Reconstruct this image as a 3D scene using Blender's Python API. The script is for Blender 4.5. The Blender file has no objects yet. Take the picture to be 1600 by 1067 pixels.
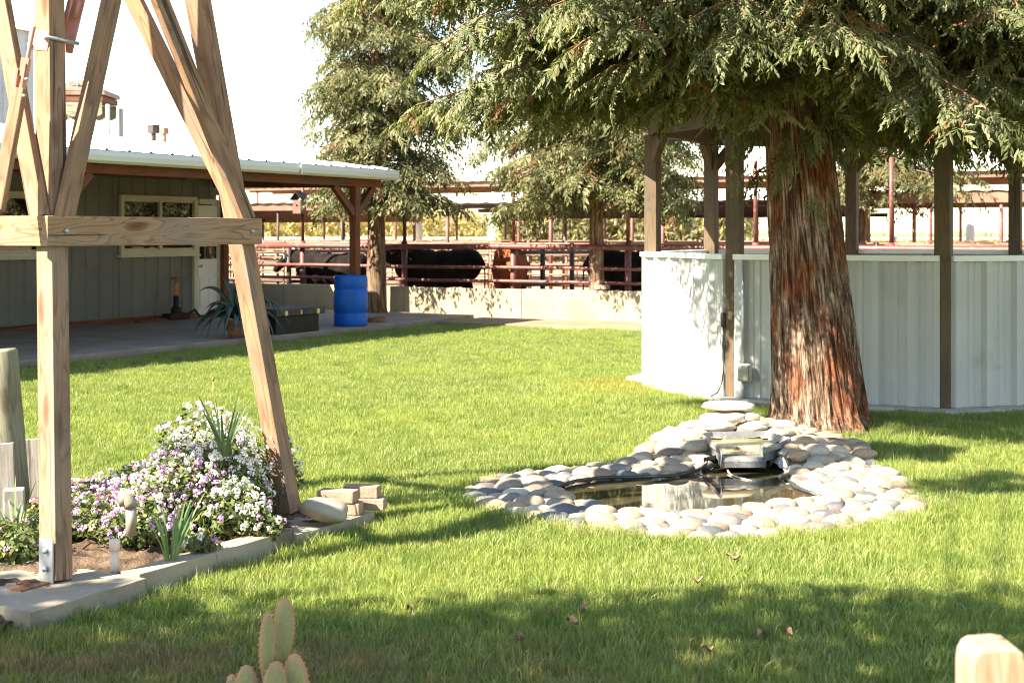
import bpy, math, random
import numpy as np
from mathutils import Vector, Matrix, noise

random.seed(11)
rng = np.random.default_rng(11)
scene = bpy.context.scene
COL = scene.collection
R = math.radians

# ------------------------------------------------------------------ camera numbers
F = 2222.0          # focal length in photo pixels (50 mm on 36 mm, 1600 wide)
CX, HY, CH = 800.0, 365.0, 1.66


def G(px, py, z=0.0):
    """point at height z seen at photo pixel (px, py), below the horizon"""
    Y = F * (CH - z) / (py - HY)
    return Vector(((px - CX) * Y / F, Y, z))


def at(px, py, Y):
    return Vector(((px - CX) * Y / F, Y, CH - (py - HY) * Y / F))


# yard grid: n runs from the house towards the lawn, u runs along the house
CT, ST = math.cos(R(28.87)), math.sin(R(28.87))
N2 = Vector((CT, -ST, 0))
U2 = Vector((ST, CT, 0))


def NU(n, u, z=0.0):
    return Vector((CT * n + ST * u, -ST * n + CT * u, z))


def toNU(p):
    return (CT * p[0] - ST * p[1], ST * p[0] + CT * p[1])


RNU = Matrix((N2, U2, Vector((0, 0, 1)))).transposed()   # columns n, u, z

SUN_EL = R(41.8)
SUN_DIR = Vector((-0.869, -0.494, 0)).normalized() * math.cos(SUN_EL) + Vector((0, 0, math.sin(SUN_EL)))


# ------------------------------------------------------------------ object helpers
def tag(o, label=None, cat=None, group=None, kind=None):
    if label: o['label'] = label
    if cat: o['category'] = cat
    if group: o['group'] = group
    if kind: o['kind'] = kind
    return o


def thing(name, loc, label, cat, group=None):
    o = bpy.data.objects.new(name, None)
    o.empty_display_size = 0.2
    o.location = loc
    COL.objects.link(o)
    return tag(o, label, cat, group)


def wloc(o):
    p = Vector((0, 0, 0))
    while o is not None:
        p = p + Vector(o.location)
        o = o.parent
    return p


class MB:
    """collects shapes in world coordinates and links them as one mesh object"""

    def __init__(self):
        self.v, self.f, self.wc, self.mi, self.sm = [], [], [], [], []

    def add(self, verts, faces, m=0, wc=None, smooth=False):
        b = len(self.v)
        self.v += [tuple(p) for p in verts]
        self.wc += [tuple(p) for p in (wc if wc is not None else verts)]
        for f in faces:
            self.f.append(tuple(b + i for i in f))
            self.mi.append(m)
            self.sm.append(smooth)
        return self

    def obox(self, c, s, M=None, m=0):
        """box of size s centred at c, turned by the 3x3 matrix M; longest side is the grain"""
        c = Vector(c)
        o = random.uniform(0, 40)
        la = max(range(3), key=lambda i: s[i])
        vs, wc = [], []
        for i in (-.5, .5):
            for j in (-.5, .5):
                for k in (-.5, .5):
                    p = Vector((i * s[0], j * s[1], k * s[2]))
                    q = [p[la], p[(la + 1) % 3], p[(la + 2) % 3]]
                    wc.append((q[0] + o, q[1] + o * .37, q[2] + o * .13))
                    vs.append(c + (M @ p if M is not None else p))
        fs = [(0, 1, 3, 2), (4, 6, 7, 5), (0, 4, 5, 1), (2, 3, 7, 6), (0, 2, 6, 4), (1, 5, 7, 3)]
        return self.add(vs, fs, m, wc)

    def beam(self, a, b, w, h, side=None, m=0):
        """bar from a to b, w across (along side), h the other way"""
        a, b = Vector(a), Vector(b)
        d = b - a
        L = d.length
        d.normalize()
        sd = Vector(side) if side is not None else d.cross(Vector((0, 0, 1)))
        if sd.length < 1e-4: sd = Vector((1, 0, 0))
        sd = (sd - d * sd.dot(d)).normalized()
        up = sd.cross(d)
        M = Matrix((d, sd, up)).transposed()
        o = random.uniform(0, 40)
        vs, wc = [], []
        for i in (-.5, .5):
            for j in (-.5, .5):
                for k in (-.5, .5):
                    p = Vector((i * L, j * w, k * h))
                    wc.append((p.x + o, p.y + o * .37, p.z + o * .13))
                    vs.append((a + b) / 2 + M @ p)
        fs = [(0, 1, 3, 2), (4, 6, 7, 5), (0, 4, 5, 1), (2, 3, 7, 6), (0, 2, 6, 4), (1, 5, 7, 3)]
        return self.add(vs, fs, m, wc)

    def tube(self, pts, rads, n=10, m=0, cap=True, smooth=True, squash=None):
        pts = [Vector(p) for p in pts]
        if not isinstance(rads, (list, tuple)): rads = [rads] * len(pts)
        vs, wc, fs = [], [], []
        ref = Vector((0, 0, 1))
        L = 0
        for i, p in enumerate(pts):
            d = (pts[min(i + 1, len(pts) - 1)] - pts[max(i - 1, 0)]).normalized()
            x = ref.cross(d)
            if x.length < 1e-3: x = Vector((1, 0, 0)).cross(d)
            x.normalize()
            y = d.cross(x)
            if i: L += (p - pts[i - 1]).length
            for k in range(n):
                a = 2 * math.pi * k / n
                q = x * math.cos(a) * rads[i] + y * math.sin(a) * rads[i] * (squash or 1)
                vs.append(p + q)
                wc.append((L, q.x, q.y + q.z))
        for i in range(len(pts) - 1):
            for k in range(n):
                a, b = i * n + k, i * n + (k + 1) % n
                fs.append((a, b, b + n, a + n))
        if cap:
            fs.append(tuple(range(n - 1, -1, -1)))
            fs.append(tuple((len(pts) - 1) * n + k for k in range(n)))
        return self.add(vs, fs, m, wc, smooth)

    def lathe(self, c, prof, n=24, m=0, smooth=True, cap=True):
        c = Vector(c)
        vs = [c + Vector((r * math.cos(2 * math.pi * k / n), r * math.sin(2 * math.pi * k / n), z))
              for r, z in prof for k in range(n)]
        fs = []
        for i in range(len(prof) - 1):
            for k in range(n):
                a, b = i * n + k, i * n + (k + 1) % n
                fs.append((a, b, b + n, a + n))
        if cap:
            fs.append(tuple(range(n - 1, -1, -1)))
            fs.append(tuple((len(prof) - 1) * n + k for k in range(n)))
        return self.add(vs, fs, m, None, smooth)

    def blob(self, c, r, M=None, seg=14, ring=9, amp=0.0, freq=3.0, m=0, p=1.0):
        c = Vector(c)
        off = Vector((random.uniform(0, 90), random.uniform(0, 90), random.uniform(0, 90)))
        vs, fs = [], []

        def pw(x): return math.copysign(abs(x) ** p, x)
        for i in range(ring + 1):
            th = math.pi * i / ring
            for k in range(seg):
                a = 2 * math.pi * k / seg
                d = Vector((pw(math.sin(th)) * pw(math.cos(a)), pw(math.sin(th)) * pw(math.sin(a)), pw(math.cos(th))))
                s = 1 + (amp * noise.noise(d * freq + off) if amp else 0)
                q = Vector((d.x * r[0], d.y * r[1], d.z * r[2])) * s
                vs.append(c + (M @ q if M is not None else q))
        for i in range(ring):
            for k in range(seg):
                a, b = i * seg + k, i * seg + (k + 1) % seg
                fs.append((a, a + seg, b + seg, b))
        return self.add(vs, fs, m, None, True)

    def prism(self, poly, z0, z1, m=0):
        n = len(poly)
        ar = sum(poly[i][0] * poly[(i + 1) % n][1] - poly[(i + 1) % n][0] * poly[i][1] for i in range(n))
        if ar < 0: poly = poly[::-1]
        vs = [(p[0], p[1], z0) for p in poly] + [(p[0], p[1], z1) for p in poly]
        fs = [tuple(range(n - 1, -1, -1)), tuple(range(n, 2 * n))]
        fs += [(i, (i + 1) % n, n + (i + 1) % n, n + i) for i in range(n)]
        return self.add(vs, fs, m)

    def poly(self, pts, m=0, smooth=False):
        return self.add(pts, [tuple(range(len(pts)))], m, None, smooth)

    def build(self, name, mat, parent=None, origin=None, bevel=0.0, subsurf=0, weld=False):
        if parent is not None:
            o0 = wloc(parent)
        elif origin is not None:
            o0 = Vector(origin)
        else:
            a = np.array(self.v)
            o0 = Vector(((a[:, 0].min() + a[:, 0].max()) / 2, (a[:, 1].min() + a[:, 1].max()) / 2, a[:, 2].min()))
        me = bpy.data.meshes.new(name)
        me.from_pydata([(p[0] - o0.x, p[1] - o0.y, p[2] - o0.z) for p in self.v], [], self.f)
        mats = mat if isinstance(mat, (list, tuple)) else [mat]
        for mm in mats: me.materials.append(mm)
        me.polygons.foreach_set('material_index', self.mi)
        me.polygons.foreach_set('use_smooth', self.sm)
        at_ = me.attributes.new('wc', 'FLOAT_VECTOR', 'POINT')
        at_.data.foreach_set('vector', np.array(self.wc, dtype=np.float32).ravel())
        me.update()
        o = bpy.data.objects.new(name, me)
        COL.objects.link(o)
        if parent is not None:
            o.parent = parent
        else:
            o.location = o0
        if bevel:
            b = o.modifiers.new('bevel', 'BEVEL')
            b.width = bevel
            b.segments = 2
            b.limit_method = 'ANGLE'
            b.angle_limit = R(40)
        if subsurf:
            s = o.modifiers.new('sub', 'SUBSURF')
            s.levels = s.render_levels = subsurf
        return o


def copy_tree(src, loc, label=None, rotz=None):
    c = src.copy()
    COL.objects.link(c)
    c.location = loc
    if rotz is not None: c.rotation_euler = (0, 0, rotz)
    if label: c['label'] = label
    for ch in list(src.children):
        d = ch.copy()
        COL.objects.link(d)
        d.parent = c
        for g in list(ch.children):
            e = g.copy()
            COL.objects.link(e)
            e.parent = d
    return c


def fast_mesh(name, verts, k, mat, parent=None, origin=None, tint=None, smooth=False):
    """verts: (faces*k, 3) loose k-gons, written with foreach_set"""
    o0 = wloc(parent) if parent is not None else Vector(origin)
    verts = (verts - np.array(o0, dtype=np.float32)).astype(np.float32)
    nv = len(verts)
    nf = nv // k
    me = bpy.data.meshes.new(name)
    me.vertices.add(nv)
    me.vertices.foreach_set('co', verts.ravel())
    me.loops.add(nv)
    me.loops.foreach_set('vertex_index', np.arange(nv, dtype=np.int32))
    me.polygons.add(nf)
    me.polygons.foreach_set('loop_start', np.arange(0, nv, k, dtype=np.int32))
    if tint is not None:
        a = me.attributes.new('tint', 'FLOAT', 'FACE')
        a.data.foreach_set('value', tint.astype(np.float32))
    me.materials.append(mat)
    me.update(calc_edges=True)
    o = bpy.data.objects.new(name, me)
    COL.objects.link(o)
    if parent is not None:
        o.parent = parent
    else:
        o.location = o0
    return o


# ------------------------------------------------------------------ materials
def new_mat(name):
    m = bpy.data.materials.new(name)
    m.use_nodes = True
    nt = m.node_tree
    return m, nt, nt.nodes['Principled BSDF'], nt.nodes['Material Output']


def nd(nt, t, **kw):
    n = nt.nodes.new(t)
    for k, v in kw.items(): setattr(n, k, v)
    return n


def ramp(nt, fac, stops, interp='LINEAR'):
    r = nd(nt, 'ShaderNodeValToRGB')
    r.color_ramp.interpolation = interp
    els = r.color_ramp.elements
    while len(els) > 1: els.remove(els[-1])
    els[0].position, els[0].color = stops[0][0], (*stops[0][1], 1)
    for p, c in stops[1:]:
        e = els.new(p)
        e.color = (*c, 1)
    nt.links.new(fac, r.inputs[0])
    return r.outputs[0]


def coords(nt, kind, stretch):
    mp = nd(nt, 'ShaderNodeMapping')
    mp.inputs['Scale'].default_value = stretch
    if kind == 'wc':
        a = nd(nt, 'ShaderNodeAttribute', attribute_name='wc')
        nt.links.new(a.outputs['Vector'], mp.inputs[0])
    elif kind == 'world':
        g = nd(nt, 'ShaderNodeNewGeometry')
        nt.links.new(g.outputs['Position'], mp.inputs[0])
    else:
        tc = nd(nt, 'ShaderNodeTexCoord')
        oi = nd(nt, 'ShaderNodeObjectInfo')
        mu = nd(nt, 'ShaderNodeMath', operation='MULTIPLY')
        mu.inputs[1].default_value = 37.0
        ad = nd(nt, 'ShaderNodeVectorMath', operation='ADD')
        nt.links.new(oi.outputs['Random'], mu.inputs[0])
        nt.links.new(tc.outputs['Object'], ad.inputs[0])
        nt.links.new(mu.outputs[0], ad.inputs[1])
        nt.links.new(ad.outputs[0], mp.inputs[0])
    return mp.outputs[0]


def noise_tex(nt, vec, scale, detail=6, rough=.6, dist=0.0):
    n = nd(nt, 'ShaderNodeTexNoise')
    n.inputs['Scale'].default_value = scale
    n.inputs['Detail'].default_value = detail
    n.inputs['Roughness'].default_value = rough
    n.inputs['Distortion'].default_value = dist
    nt.links.new(vec, n.inputs['Vector'])
    return n.outputs[0]


def mix_col(nt, fac, a, b, mode='MIX'):
    m = nd(nt, 'ShaderNodeMix', data_type='RGBA', blend_type=mode)
    for s, v in ((m.inputs[0], fac), (m.inputs[6], a), (m.inputs[7], b)):
        if hasattr(v, 'node'): nt.links.new(v, s)
        else: s.default_value = v if not isinstance(v, tuple) else (*v, 1)
    return m.outputs[2]


def surf(name, c0, c1, scale=6.0, rough=.7, kind='object', stretch=(1, 1, 1), bump=.0, bscale=None, dirt=None,
         metallic=0.0, spec=.5, detail=6, lo=.35, hi=.65):
    """two-tone noise material, optional darker stains and bump"""
    m, nt, b, out = new_mat(name)
    vec = coords(nt, kind, stretch)
    nz = noise_tex(nt, vec, scale, detail)
    col = ramp(nt, nz, [(lo, c0), (hi, c1)])
    if dirt:
        dv = noise_tex(nt, vec, dirt[1], 4)
        fac = ramp(nt, dv, [(dirt[2], (0, 0, 0)), (dirt[2] + .15, (1, 1, 1))])
        col = mix_col(nt, fac, col, dirt[0])
    nt.links.new(col, b.inputs['Base Color'])
    b.inputs['Roughness'].default_value = rough
    b.inputs['Metallic'].default_value = metallic
    b.inputs['Specular IOR Level'].default_value = spec
    if bump:
        bp = nd(nt, 'ShaderNodeBump')
        bp.inputs['Strength'].default_value = bump
        bp.inputs['Distance'].default_value = .02
        bz = noise_tex(nt, vec, bscale or scale * 4, 5)
        nt.links.new(bz, bp.inputs['Height'])
        nt.links.new(bp.outputs[0], b.inputs['Normal'])
    return m


def wood(name, light, dark, rough=.75, rings=9.0, bump=.35, knots=True, stain=None):
    """grain contours along the first wc axis"""
    m, nt, b, out = new_mat(name)
    vec = coords(nt, 'wc', (1.1, 9.0, 9.0))
    nz = noise_tex(nt, vec, 1.0, 2, .45)
    mu = nd(nt, 'ShaderNodeMath', operation='MULTIPLY')
    mu.inputs[1].default_value = rings
    nt.links.new(nz, mu.inputs[0])
    fr = nd(nt, 'ShaderNodeMath', operation='FRACT')
    nt.links.new(mu.outputs[0], fr.inputs[0])
    grain = ramp(nt, fr.outputs[0], [(0, light), (.62, tuple(.78 * l + .22 * d for l, d in zip(light, dark))), (.86, dark), (1, light)])
    v2 = coords(nt, 'wc', (2.5, 60.0, 60.0))
    fine = noise_tex(nt, v2, 1.6, 5, .7)
    col = mix_col(nt, .42, grain, ramp(nt, fine, [(.3, dark), (.62, light)]))
    v3 = coords(nt, 'wc', (1.0, 1.6, 1.6))
    blot = noise_tex(nt, v3, 2.2, 4)
    col = mix_col(nt, ramp(nt, blot, [(.45, (0, 0, 0)), (.7, (.6, .6, .6))]), col, stain or tuple(.6 * d + .02 for d in dark))
    if knots:
        vo = nd(nt, 'ShaderNodeTexVoronoi', feature='F1')
        vo.inputs['Scale'].default_value = 1.0
        nt.links.new(coords(nt, 'wc', (2.1, 7.0, 7.0)), vo.inputs['Vector'])
        kf = ramp(nt, vo.outputs['Distance'], [(.05, (1, 1, 1)), (.16, (.55, .55, .55)), (.2, (0, 0, 0))])
        col = mix_col(nt, kf, col, tuple(x * y for x, y in zip(dark, (1.1, .75, .6))))
    # drying cracks along the grain and grey weathered bloom
    ck = noise_tex(nt, coords(nt, 'wc', (.55, 26.0, 26.0)), 1.0, 3, .5)
    col = mix_col(nt, ramp(nt, ck, [(.64, (0, 0, 0)), (.675, (.85, .85, .85))]), col, tuple(.28 * d for d in dark))
    gw = noise_tex(nt, coords(nt, 'wc', (.9, 5.0, 5.0)), 1.5, 5, .65)
    lum = sum(light) / 3
    col = mix_col(nt, ramp(nt, gw, [(.48, (0, 0, 0)), (.68, (.5, .5, .5))]), col, (lum * 1.08, lum * .92, lum * .76))
    nt.links.new(col, b.inputs['Base Color'])
    b.inputs['Roughness'].default_value = rough
    b.inputs['Specular IOR Level'].default_value = .25
    bp = nd(nt, 'ShaderNodeBump')
    bp.inputs['Strength'].default_value = bump
    bp.inputs['Distance'].default_value = .006
    nt.links.new(fine, bp.inputs['Height'])
    nt.links.new(bp.outputs[0], b.inputs['Normal'])
    return m


def leafy(name, stops, trans=.35, rough=.55, world=None):
    """per-face tint along a colour ramp, part of the light passes through"""
    m, nt, b, out = new_mat(name)
    a = nd(nt, 'ShaderNodeAttribute', attribute_name='tint')
    col = ramp(nt, a.outputs['Fac'], stops)
    if world:
        wv = noise_tex(nt, coords(nt, 'world', (1, 1, 1)), world[0], 4)
        col = mix_col(nt, ramp(nt, wv, [(world[2], (0, 0, 0)), (world[3], (1, 1, 1))]), col, world[1])
    nt.links.new(col, b.inputs['Base Color'])
    b.inputs['Roughness'].default_value = rough
    b.inputs['Specular IOR Level'].default_value = .35
    tr = nd(nt, 'ShaderNodeBsdfTranslucent')
    tcol = mix_col(nt, 1.0, col, (1.0, 1.0, .55), 'MULTIPLY')
    nt.links.new(tcol, tr.inputs[0])
    ms = nd(nt, 'ShaderNodeMixShader')
    ms.inputs[0].default_value = trans
    nt.links.new(b.outputs[0], ms.inputs[1])
    nt.links.new(tr.outputs[0], ms.inputs[2])
    nt.links.new(ms.outputs[0], out.inputs[0])
    return m


M = {}
M['post_wood'] = wood('tower_timber', (.345, .20, .112), (.125, .068, .038))
M['girt_wood'] = wood('girt_timber', (.37, .222, .125), (.115, .063, .036), rings=13)
M['pav_wood'] = wood('pavilion_timber', (.145, .097, .053), (.07, .045, .024), knots=False)
M['stain_wood'] = wood('stained_timber', (.20, .064, .022), (.09, .027, .010), knots=False)
M['fascia_wood'] = wood('fascia_timber', (.55, .30, .12), (.36, .18, .07), knots=False)
M['old_wood'] = wood('weathered_wood', (.26, .25, .16), (.10, .10, .06))
M['grey_board'] = wood('grey_board', (.36, .33, .28), (.19, .17, .14), knots=False)
M['picket_wood'] = wood('pale_post_wood', (.46, .32, .19), (.25, .16, .09))
M['concrete'] = surf('concrete', (.25, .20, .14), (.34, .28, .20), 3.0, .85, bump=.3, bscale=60, dirt=((.15, .11, .07), 2.2, .54))
M['wall_concrete'] = surf('cast_concrete', (.29, .235, .145), (.37, .305, .195), 1.4, .85, bump=.15, bscale=40, dirt=((.22, .17, .10), .9, .56))
M['patio'] = surf('patio_concrete', (.19, .145, .105), (.27, .215, .165), 2.0, .85, bump=.15, bscale=50)
M['pale_concrete'] = surf('pale_concrete', (.40, .36, .29), (.50, .46, .38), 4.0, .85, bump=.2, bscale=60)
M['soil'] = surf('soil', (.045, .025, .012), (.15, .092, .05), 9.0, .95, bump=.9, bscale=45, detail=9)
M['dirt'] = surf('yard_dirt', (.26, .18, .105), (.36, .26, .16), .6, .95, bump=.3, bscale=12)
M['lawn'] = surf('lawn_soil', (.055, .075, .018), (.10, .13, .03), 5.0, .95, kind='world')
M['siding'] = surf('grey_green_siding', (.142, .140, .120), (.168, .166, .144), 1.2, .6, dirt=((.125, .118, .098), 1.0, .55), spec=.3)
M['panel'] = surf('white_metal_panel', (.41, .40, .37), (.47, .46, .43), 1.5, .5, dirt=((.33, .30, .25), 1.9, .60))
M['white_metal'] = surf('white_roof_metal', (.72, .73, .68), (.78, .79, .74), 1.0, .4)
M['gutter'] = surf('gutter_paint', (.56, .55, .47), (.61, .60, .52), 1.0, .45)
M['cream'] = surf('cream_paint', (.46, .44, .33), (.53, .50, .38), 2.0, .5)
M['white_paint'] = surf('white_paint', (.64, .62, .56), (.70, .68, .62), 2.0, .5)
M['red_pipe'] = surf('red_oxide_pipe', (.115, .030, .024), (.175, .052, .040), 5.0, .55, dirt=((.23, .105, .075), 7.0, .56))
M['pale_pipe'] = surf('sun_faded_pipe', (.17, .085, .052), (.27, .155, .10), 5.0, .55)
M['dark_pipe'] = surf('dark_pipe', (.035, .022, .02), (.07, .045, .035), 5.0, .6)
M['pink_metal'] = surf('faded_red_metal', (.42, .17, .12), (.55, .26, .19), 9.0, .5, dirt=((.30, .10, .06), 14.0, .6))
M['zinc'] = surf('zinc', (.42, .43, .44), (.55, .56, .57), 9.0, .45, metallic=.7, dirt=((.30, .27, .22), 11.0, .62))
M['rust'] = surf('rust', (.17, .065, .025), (.31, .13, .055), 25.0, .8, bump=.4)
M['blue'] = surf('blue_plastic', (.002, .078, .36), (.004, .098, .42), 3.0, .5, spec=.3, dirt=((.04, .115, .36), 4.0, .62))
M['blue_dark'] = surf('blue_print', (.004, .045, .22), (.004, .05, .25), 3.0, .5)
M['black'] = surf('black_paint', (.009, .007, .005), (.018, .014, .011), 6.0, .6, spec=.25)
M['lid'] = surf('dusty_lid', (.045, .036, .026), (.085, .068, .05), 6.0, .7, spec=.25)
M['brass'] = surf('brass_latch', (.45, .33, .16), (.55, .42, .22), 9.0, .35, metallic=.6)
M['liner'] = surf('black_liner', (.022, .022, .02), (.05, .05, .045), 14.0, .35, bump=.2)
M['basin'] = surf('grey_basin', (.12, .118, .112), (.20, .197, .187), 10.0, .4, dirt=((.34, .33, .29), 12.0, .56))
M['pvc'] = surf('pvc', (.66, .50, .41), (.74, .58, .48), 5.0, .45)
M['pvc_tan'] = surf('tan_pipe', (.25, .215, .16), (.32, .28, .21), 5.0, .5)
M['brick'] = surf('pink_paver', (.27, .165, .11), (.36, .235, .165), 18.0, .85, bump=.35, dirt=((.26, .115, .075), 9.0, .6))
M['orange'] = surf('orange_paint', (.50, .14, .02), (.60, .19, .03), 5.0, .45)
M['white_car'] = surf('car_paint', (.78, .80, .82), (.82, .83, .85), 1.0, .2)
M['car_glass'] = surf('car_glass', (.05, .07, .09), (.08, .10, .13), 1.0, .08)
M['tyre'] = surf('rubber', (.02, .02, .02), (.03, .03, .03), 5.0, .8)
M['shade_roof'] = surf('rusty_shade_roof', (.14, .075, .045), (.22, .12, .075), 1.2, .7)
M['pale_roof'] = surf('pale_shade_roof', (.62, .58, .48), (.72, .68, .58), .8, .6)
M['cow_black'] = surf('black_hide', (.006, .004, .003), (.018, .012, .009), 4.0, .85, spec=.12)
M['cow_red'] = surf('red_hide', (.20, .052, .018), (.28, .082, .030), 4.0, .85, spec=.12)
M['agave'] = surf('agave_leaf', (.040, .062, .045), (.075, .105, .08), 7.0, .5)
M['strap'] = surf('strap_leaf', (.12, .20, .06), (.20, .29, .10), 7.0, .5)
M['dry_leaf'] = surf('dry_leaf', (.22, .12, .06), (.34, .20, .11), 30.0, .8)
M['terracotta'] = surf('terracotta', (.22, .10, .06), (.30, .14, .085), 9.0, .8)
M['branch'] = surf('branch_bark', (.12, .062, .035), (.22, .12, .07), 20.0, .9, bump=.5)


def glass_mat(name, tint, rough=.02):
    m, nt, b, out = new_mat(name)
    b.inputs['Base Color'].default_value = (*tint, 1)
    b.inputs['Roughness'].default_value = rough
    b.inputs['Specular IOR Level'].default_value = .9
    return m


M['glass'] = glass_mat('window_glass', (.012, .013, .011))


def water_mat(name, base, wave=18.0, strength=.06):
    m, nt, b, out = new_mat(name)
    col = ramp(nt, noise_tex(nt, coords(nt, 'object', (1, 1, 1)), 3.0, 4), [(.35, base[0]), (.65, base[1])])
    nt.links.new(col, b.inputs['Base Color'])
    b.inputs['Roughness'].default_value = .03
    b.inputs['IOR'].default_value = 1.55
    bp = nd(nt, 'ShaderNodeBump')
    bp.inputs['Strength'].default_value = strength
    bp.inputs['Distance'].default_value = .01
    nt.links.new(noise_tex(nt, coords(nt, 'object', (1, 1, 1)), wave, 2), bp.inputs['Height'])
    nt.links.new(bp.outputs[0], b.inputs['Normal'])
    return m


M['pond_water'] = water_mat('pond_water', ((.028, .024, .011), (.066, .052, .028)), 9.0, .012)
M['tray_water'] = water_mat('tray_water', ((.22, .19, .07), (.30, .26, .11)), 25)


def stone_mat(name):
    """river stones: each stone its own tone from its tint value"""
    m, nt, b, out = new_mat(name)
    oi = nd(nt, 'ShaderNodeObjectInfo')
    a = nd(nt, 'ShaderNodeAttribute', attribute_name='tint')
    ad = nd(nt, 'ShaderNodeMath', operation='ADD')
    nt.links.new(a.outputs['Fac'], ad.inputs[0])
    ad.inputs[1].default_value = 0
    tone = ramp(nt, ad.outputs[0], [(0, (0.502, 0.422, 0.308)), (.12, (0.319, 0.239, 0.154)), (.24, (0.388, 0.262, 0.154)), (.36, (0.239, 0.194, 0.142)),
                                    (.48, (0.524, 0.456, 0.353)), (.60, (0.296, 0.234, 0.165)), (.70, (0.108, 0.108, 0.111)), (.80, (0.274, 0.165, 0.103)), (.88, (0.171, 0.169, 0.165)), (1, (0.080, 0.083, 0.091))])
    vec = coords(nt, 'object', (1, 1, 1))
    sp = noise_tex(nt, vec, 45, 6, .7)
    col = mix_col(nt, 1.0, tone, ramp(nt, sp, [(.3, (.72, .70, .68)), (.6, (1.08, 1.07, 1.05))]), 'MULTIPLY')
    bl = noise_tex(nt, vec, 7, 3)
    col = mix_col(nt, ramp(nt, bl, [(.5, (0, 0, 0)), (.75, (.5, .5, .5))]), col, (.33, .26, .19))
    nt.links.new(col, b.inputs['Base Color'])
    b.inputs['Roughness'].default_value = .62
    bp = nd(nt, 'ShaderNodeBump')
    bp.inputs['Strength'].default_value = .15
    bp.inputs['Distance'].default_value = .01
    nt.links.new(sp, bp.inputs['Height'])
    nt.links.new(bp.outputs[0], b.inputs['Normal'])
    return m


M['stone'] = stone_mat('river_stone')
M['mortar'] = surf('mortar', (.37, .345, .30), (.47, .44, .385), 20.0, .9, bump=.5, bscale=70)
M['boulder'] = surf('smooth_boulder', (.24, .21, .16), (.33, .27, .19), 6.0, .6, bump=.15, dirt=((.38, .27, .16), 5.0, .6))
M['flat_rock'] = surf('flat_rock', (.46, .36, .26), (.58, .49, .39), 9.0, .75, bump=.2, dirt=((.36, .25, .17), 7.0, .58))


def bark_mat(name, stops, red, along=1.2, across=16.0, bump=.8, redness=.5):
    """fibrous bark: long vertical strips, weathered grey outside, red where it has flaked"""
    m, nt, b, out = new_mat(name)
    nz = noise_tex(nt, coords(nt, 'wc', (across, across, along)), 1.0, 9, .70, .5)
    n2 = noise_tex(nt, coords(nt, 'wc', (across * 2.6, across * 2.6, along * 1.7)), 1.0, 6, .7, .3)
    md = nd(nt, 'ShaderNodeMath', operation='MULTIPLY_ADD')
    nt.links.new(n2, md.inputs[0])
    md.inputs[1].default_value = .55
    ms = nd(nt, 'ShaderNodeMath', operation='MULTIPLY')
    nt.links.new(nz, ms.inputs[0])
    ms.inputs[1].default_value = .45
    nt.links.new(ms.outputs[0], md.inputs[2])
    f = md.outputs[0]
    v2 = noise_tex(nt, coords(nt, 'wc', (2.4, 2.4, 1.1)), 1.4, 4, .6)
    fac = ramp(nt, v2, [(redness - .05, (0, 0, 0)), (redness + .10, (.92, .92, .92))])
    col = mix_col(nt, fac, ramp(nt, f, stops), ramp(nt, f, red))
    nt.links.new(col, b.inputs['Base Color'])
    b.inputs['Roughness'].default_value = .92
    b.inputs['Specular IOR Level'].default_value = .12
    bp = nd(nt, 'ShaderNodeBump')
    bp.inputs['Strength'].default_value = bump
    bp.inputs['Distance'].default_value = .05
    nt.links.new(f, bp.inputs['Height'])
    nt.links.new(bp.outputs[0], b.inputs['Normal'])
    return m


M['redwood_bark'] = bark_mat('redwood_bark', [(.38, (.020, .010, .006)), (.45, (.075, .040, .025)), (.51, (.19, .118, .076)), (.57, (.40, .30, .215)), (.65, (.52, .42, .33))],
                             [(.38, (.020, .007, .004)), (.45, (.085, .026, .012)), (.52, (.20, .064, .027)), (.58, (.33, .125, .055)), (.66, (.47, .28, .17))], 1.9, 21.0, 1.0, .525)
M['thin_bark'] = bark_mat('grey_bark', [(.38, (.03, .016, .009)), (.46, (.10, .058, .034)), (.54, (.26, .175, .11)), (.64, (.46, .36, .26))],
                          [(.38, (.03, .012, .006)), (.5, (.15, .062, .03)), (.62, (.32, .17, .10))], 1.6, 20.0, .8, .55)
# ================================================================== ground
def grid_mesh(mb, n0, n1, u0, u1, z):
    mb.poly([NU(n0, u0, z), NU(n1, u0, z), NU(n1, u1, z), NU(n0, u1, z)])


g = MB()
g.poly([(-900, -300, -.012), (900, -300, -.012), (900, 1500, -.012), (-900, 1500, -.012)])
tag(g.build('ground', M['dirt'], origin=(0, 0, -.012)), kind='structure')

LAWN_U = 22.05
lw = MB()
lw.poly([NU(-13.9, -9, 0), NU(16, -9, 0), NU(16, LAWN_U, 0), NU(-13.9, LAWN_U, 0)])
tag(lw.build('lawn', M['lawn'], origin=(0, 0, 0)), kind='structure')

# concrete strip and bare earth in front of the low wall
st = MB()
pts = []
for i in range(24):
    n = -13.7 + i * .9
    pts.append(NU(n, LAWN_U + .03 * math.sin(i * 1.9) + .02 * math.sin(i * 4.1), 0))
top = [NU(-13.7 + i * .9, 23.72, 0) for i in range(23, -1, -1)]
st.prism([(p.x, p.y) for p in pts + top], -.05, .055)
tag(st.build('kerb_strip', surf('earth_strip', (.16, .112, .06), (.25, .185, .11), 3.0, .95, bump=.5, bscale=40,
                                dirt=((.16, .11, .07), 1.6, .55)), bevel=.012), kind='structure')

pa = MB()
edge = [NU(-13.72 + .018 * math.sin(i * 2.3), 5 + i * .5, 0) for i in range(33)]
edge[-1] = NU(-13.7, 21.0)
pa.prism([(p.x, p.y) for p in edge + [NU(-13.9, 23.7), NU(-18.6, 23.7), NU(-18.6, 5)]], -.05, .10)
tag(pa.build('patio', M['patio'], bevel=.015), kind='structure')

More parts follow.
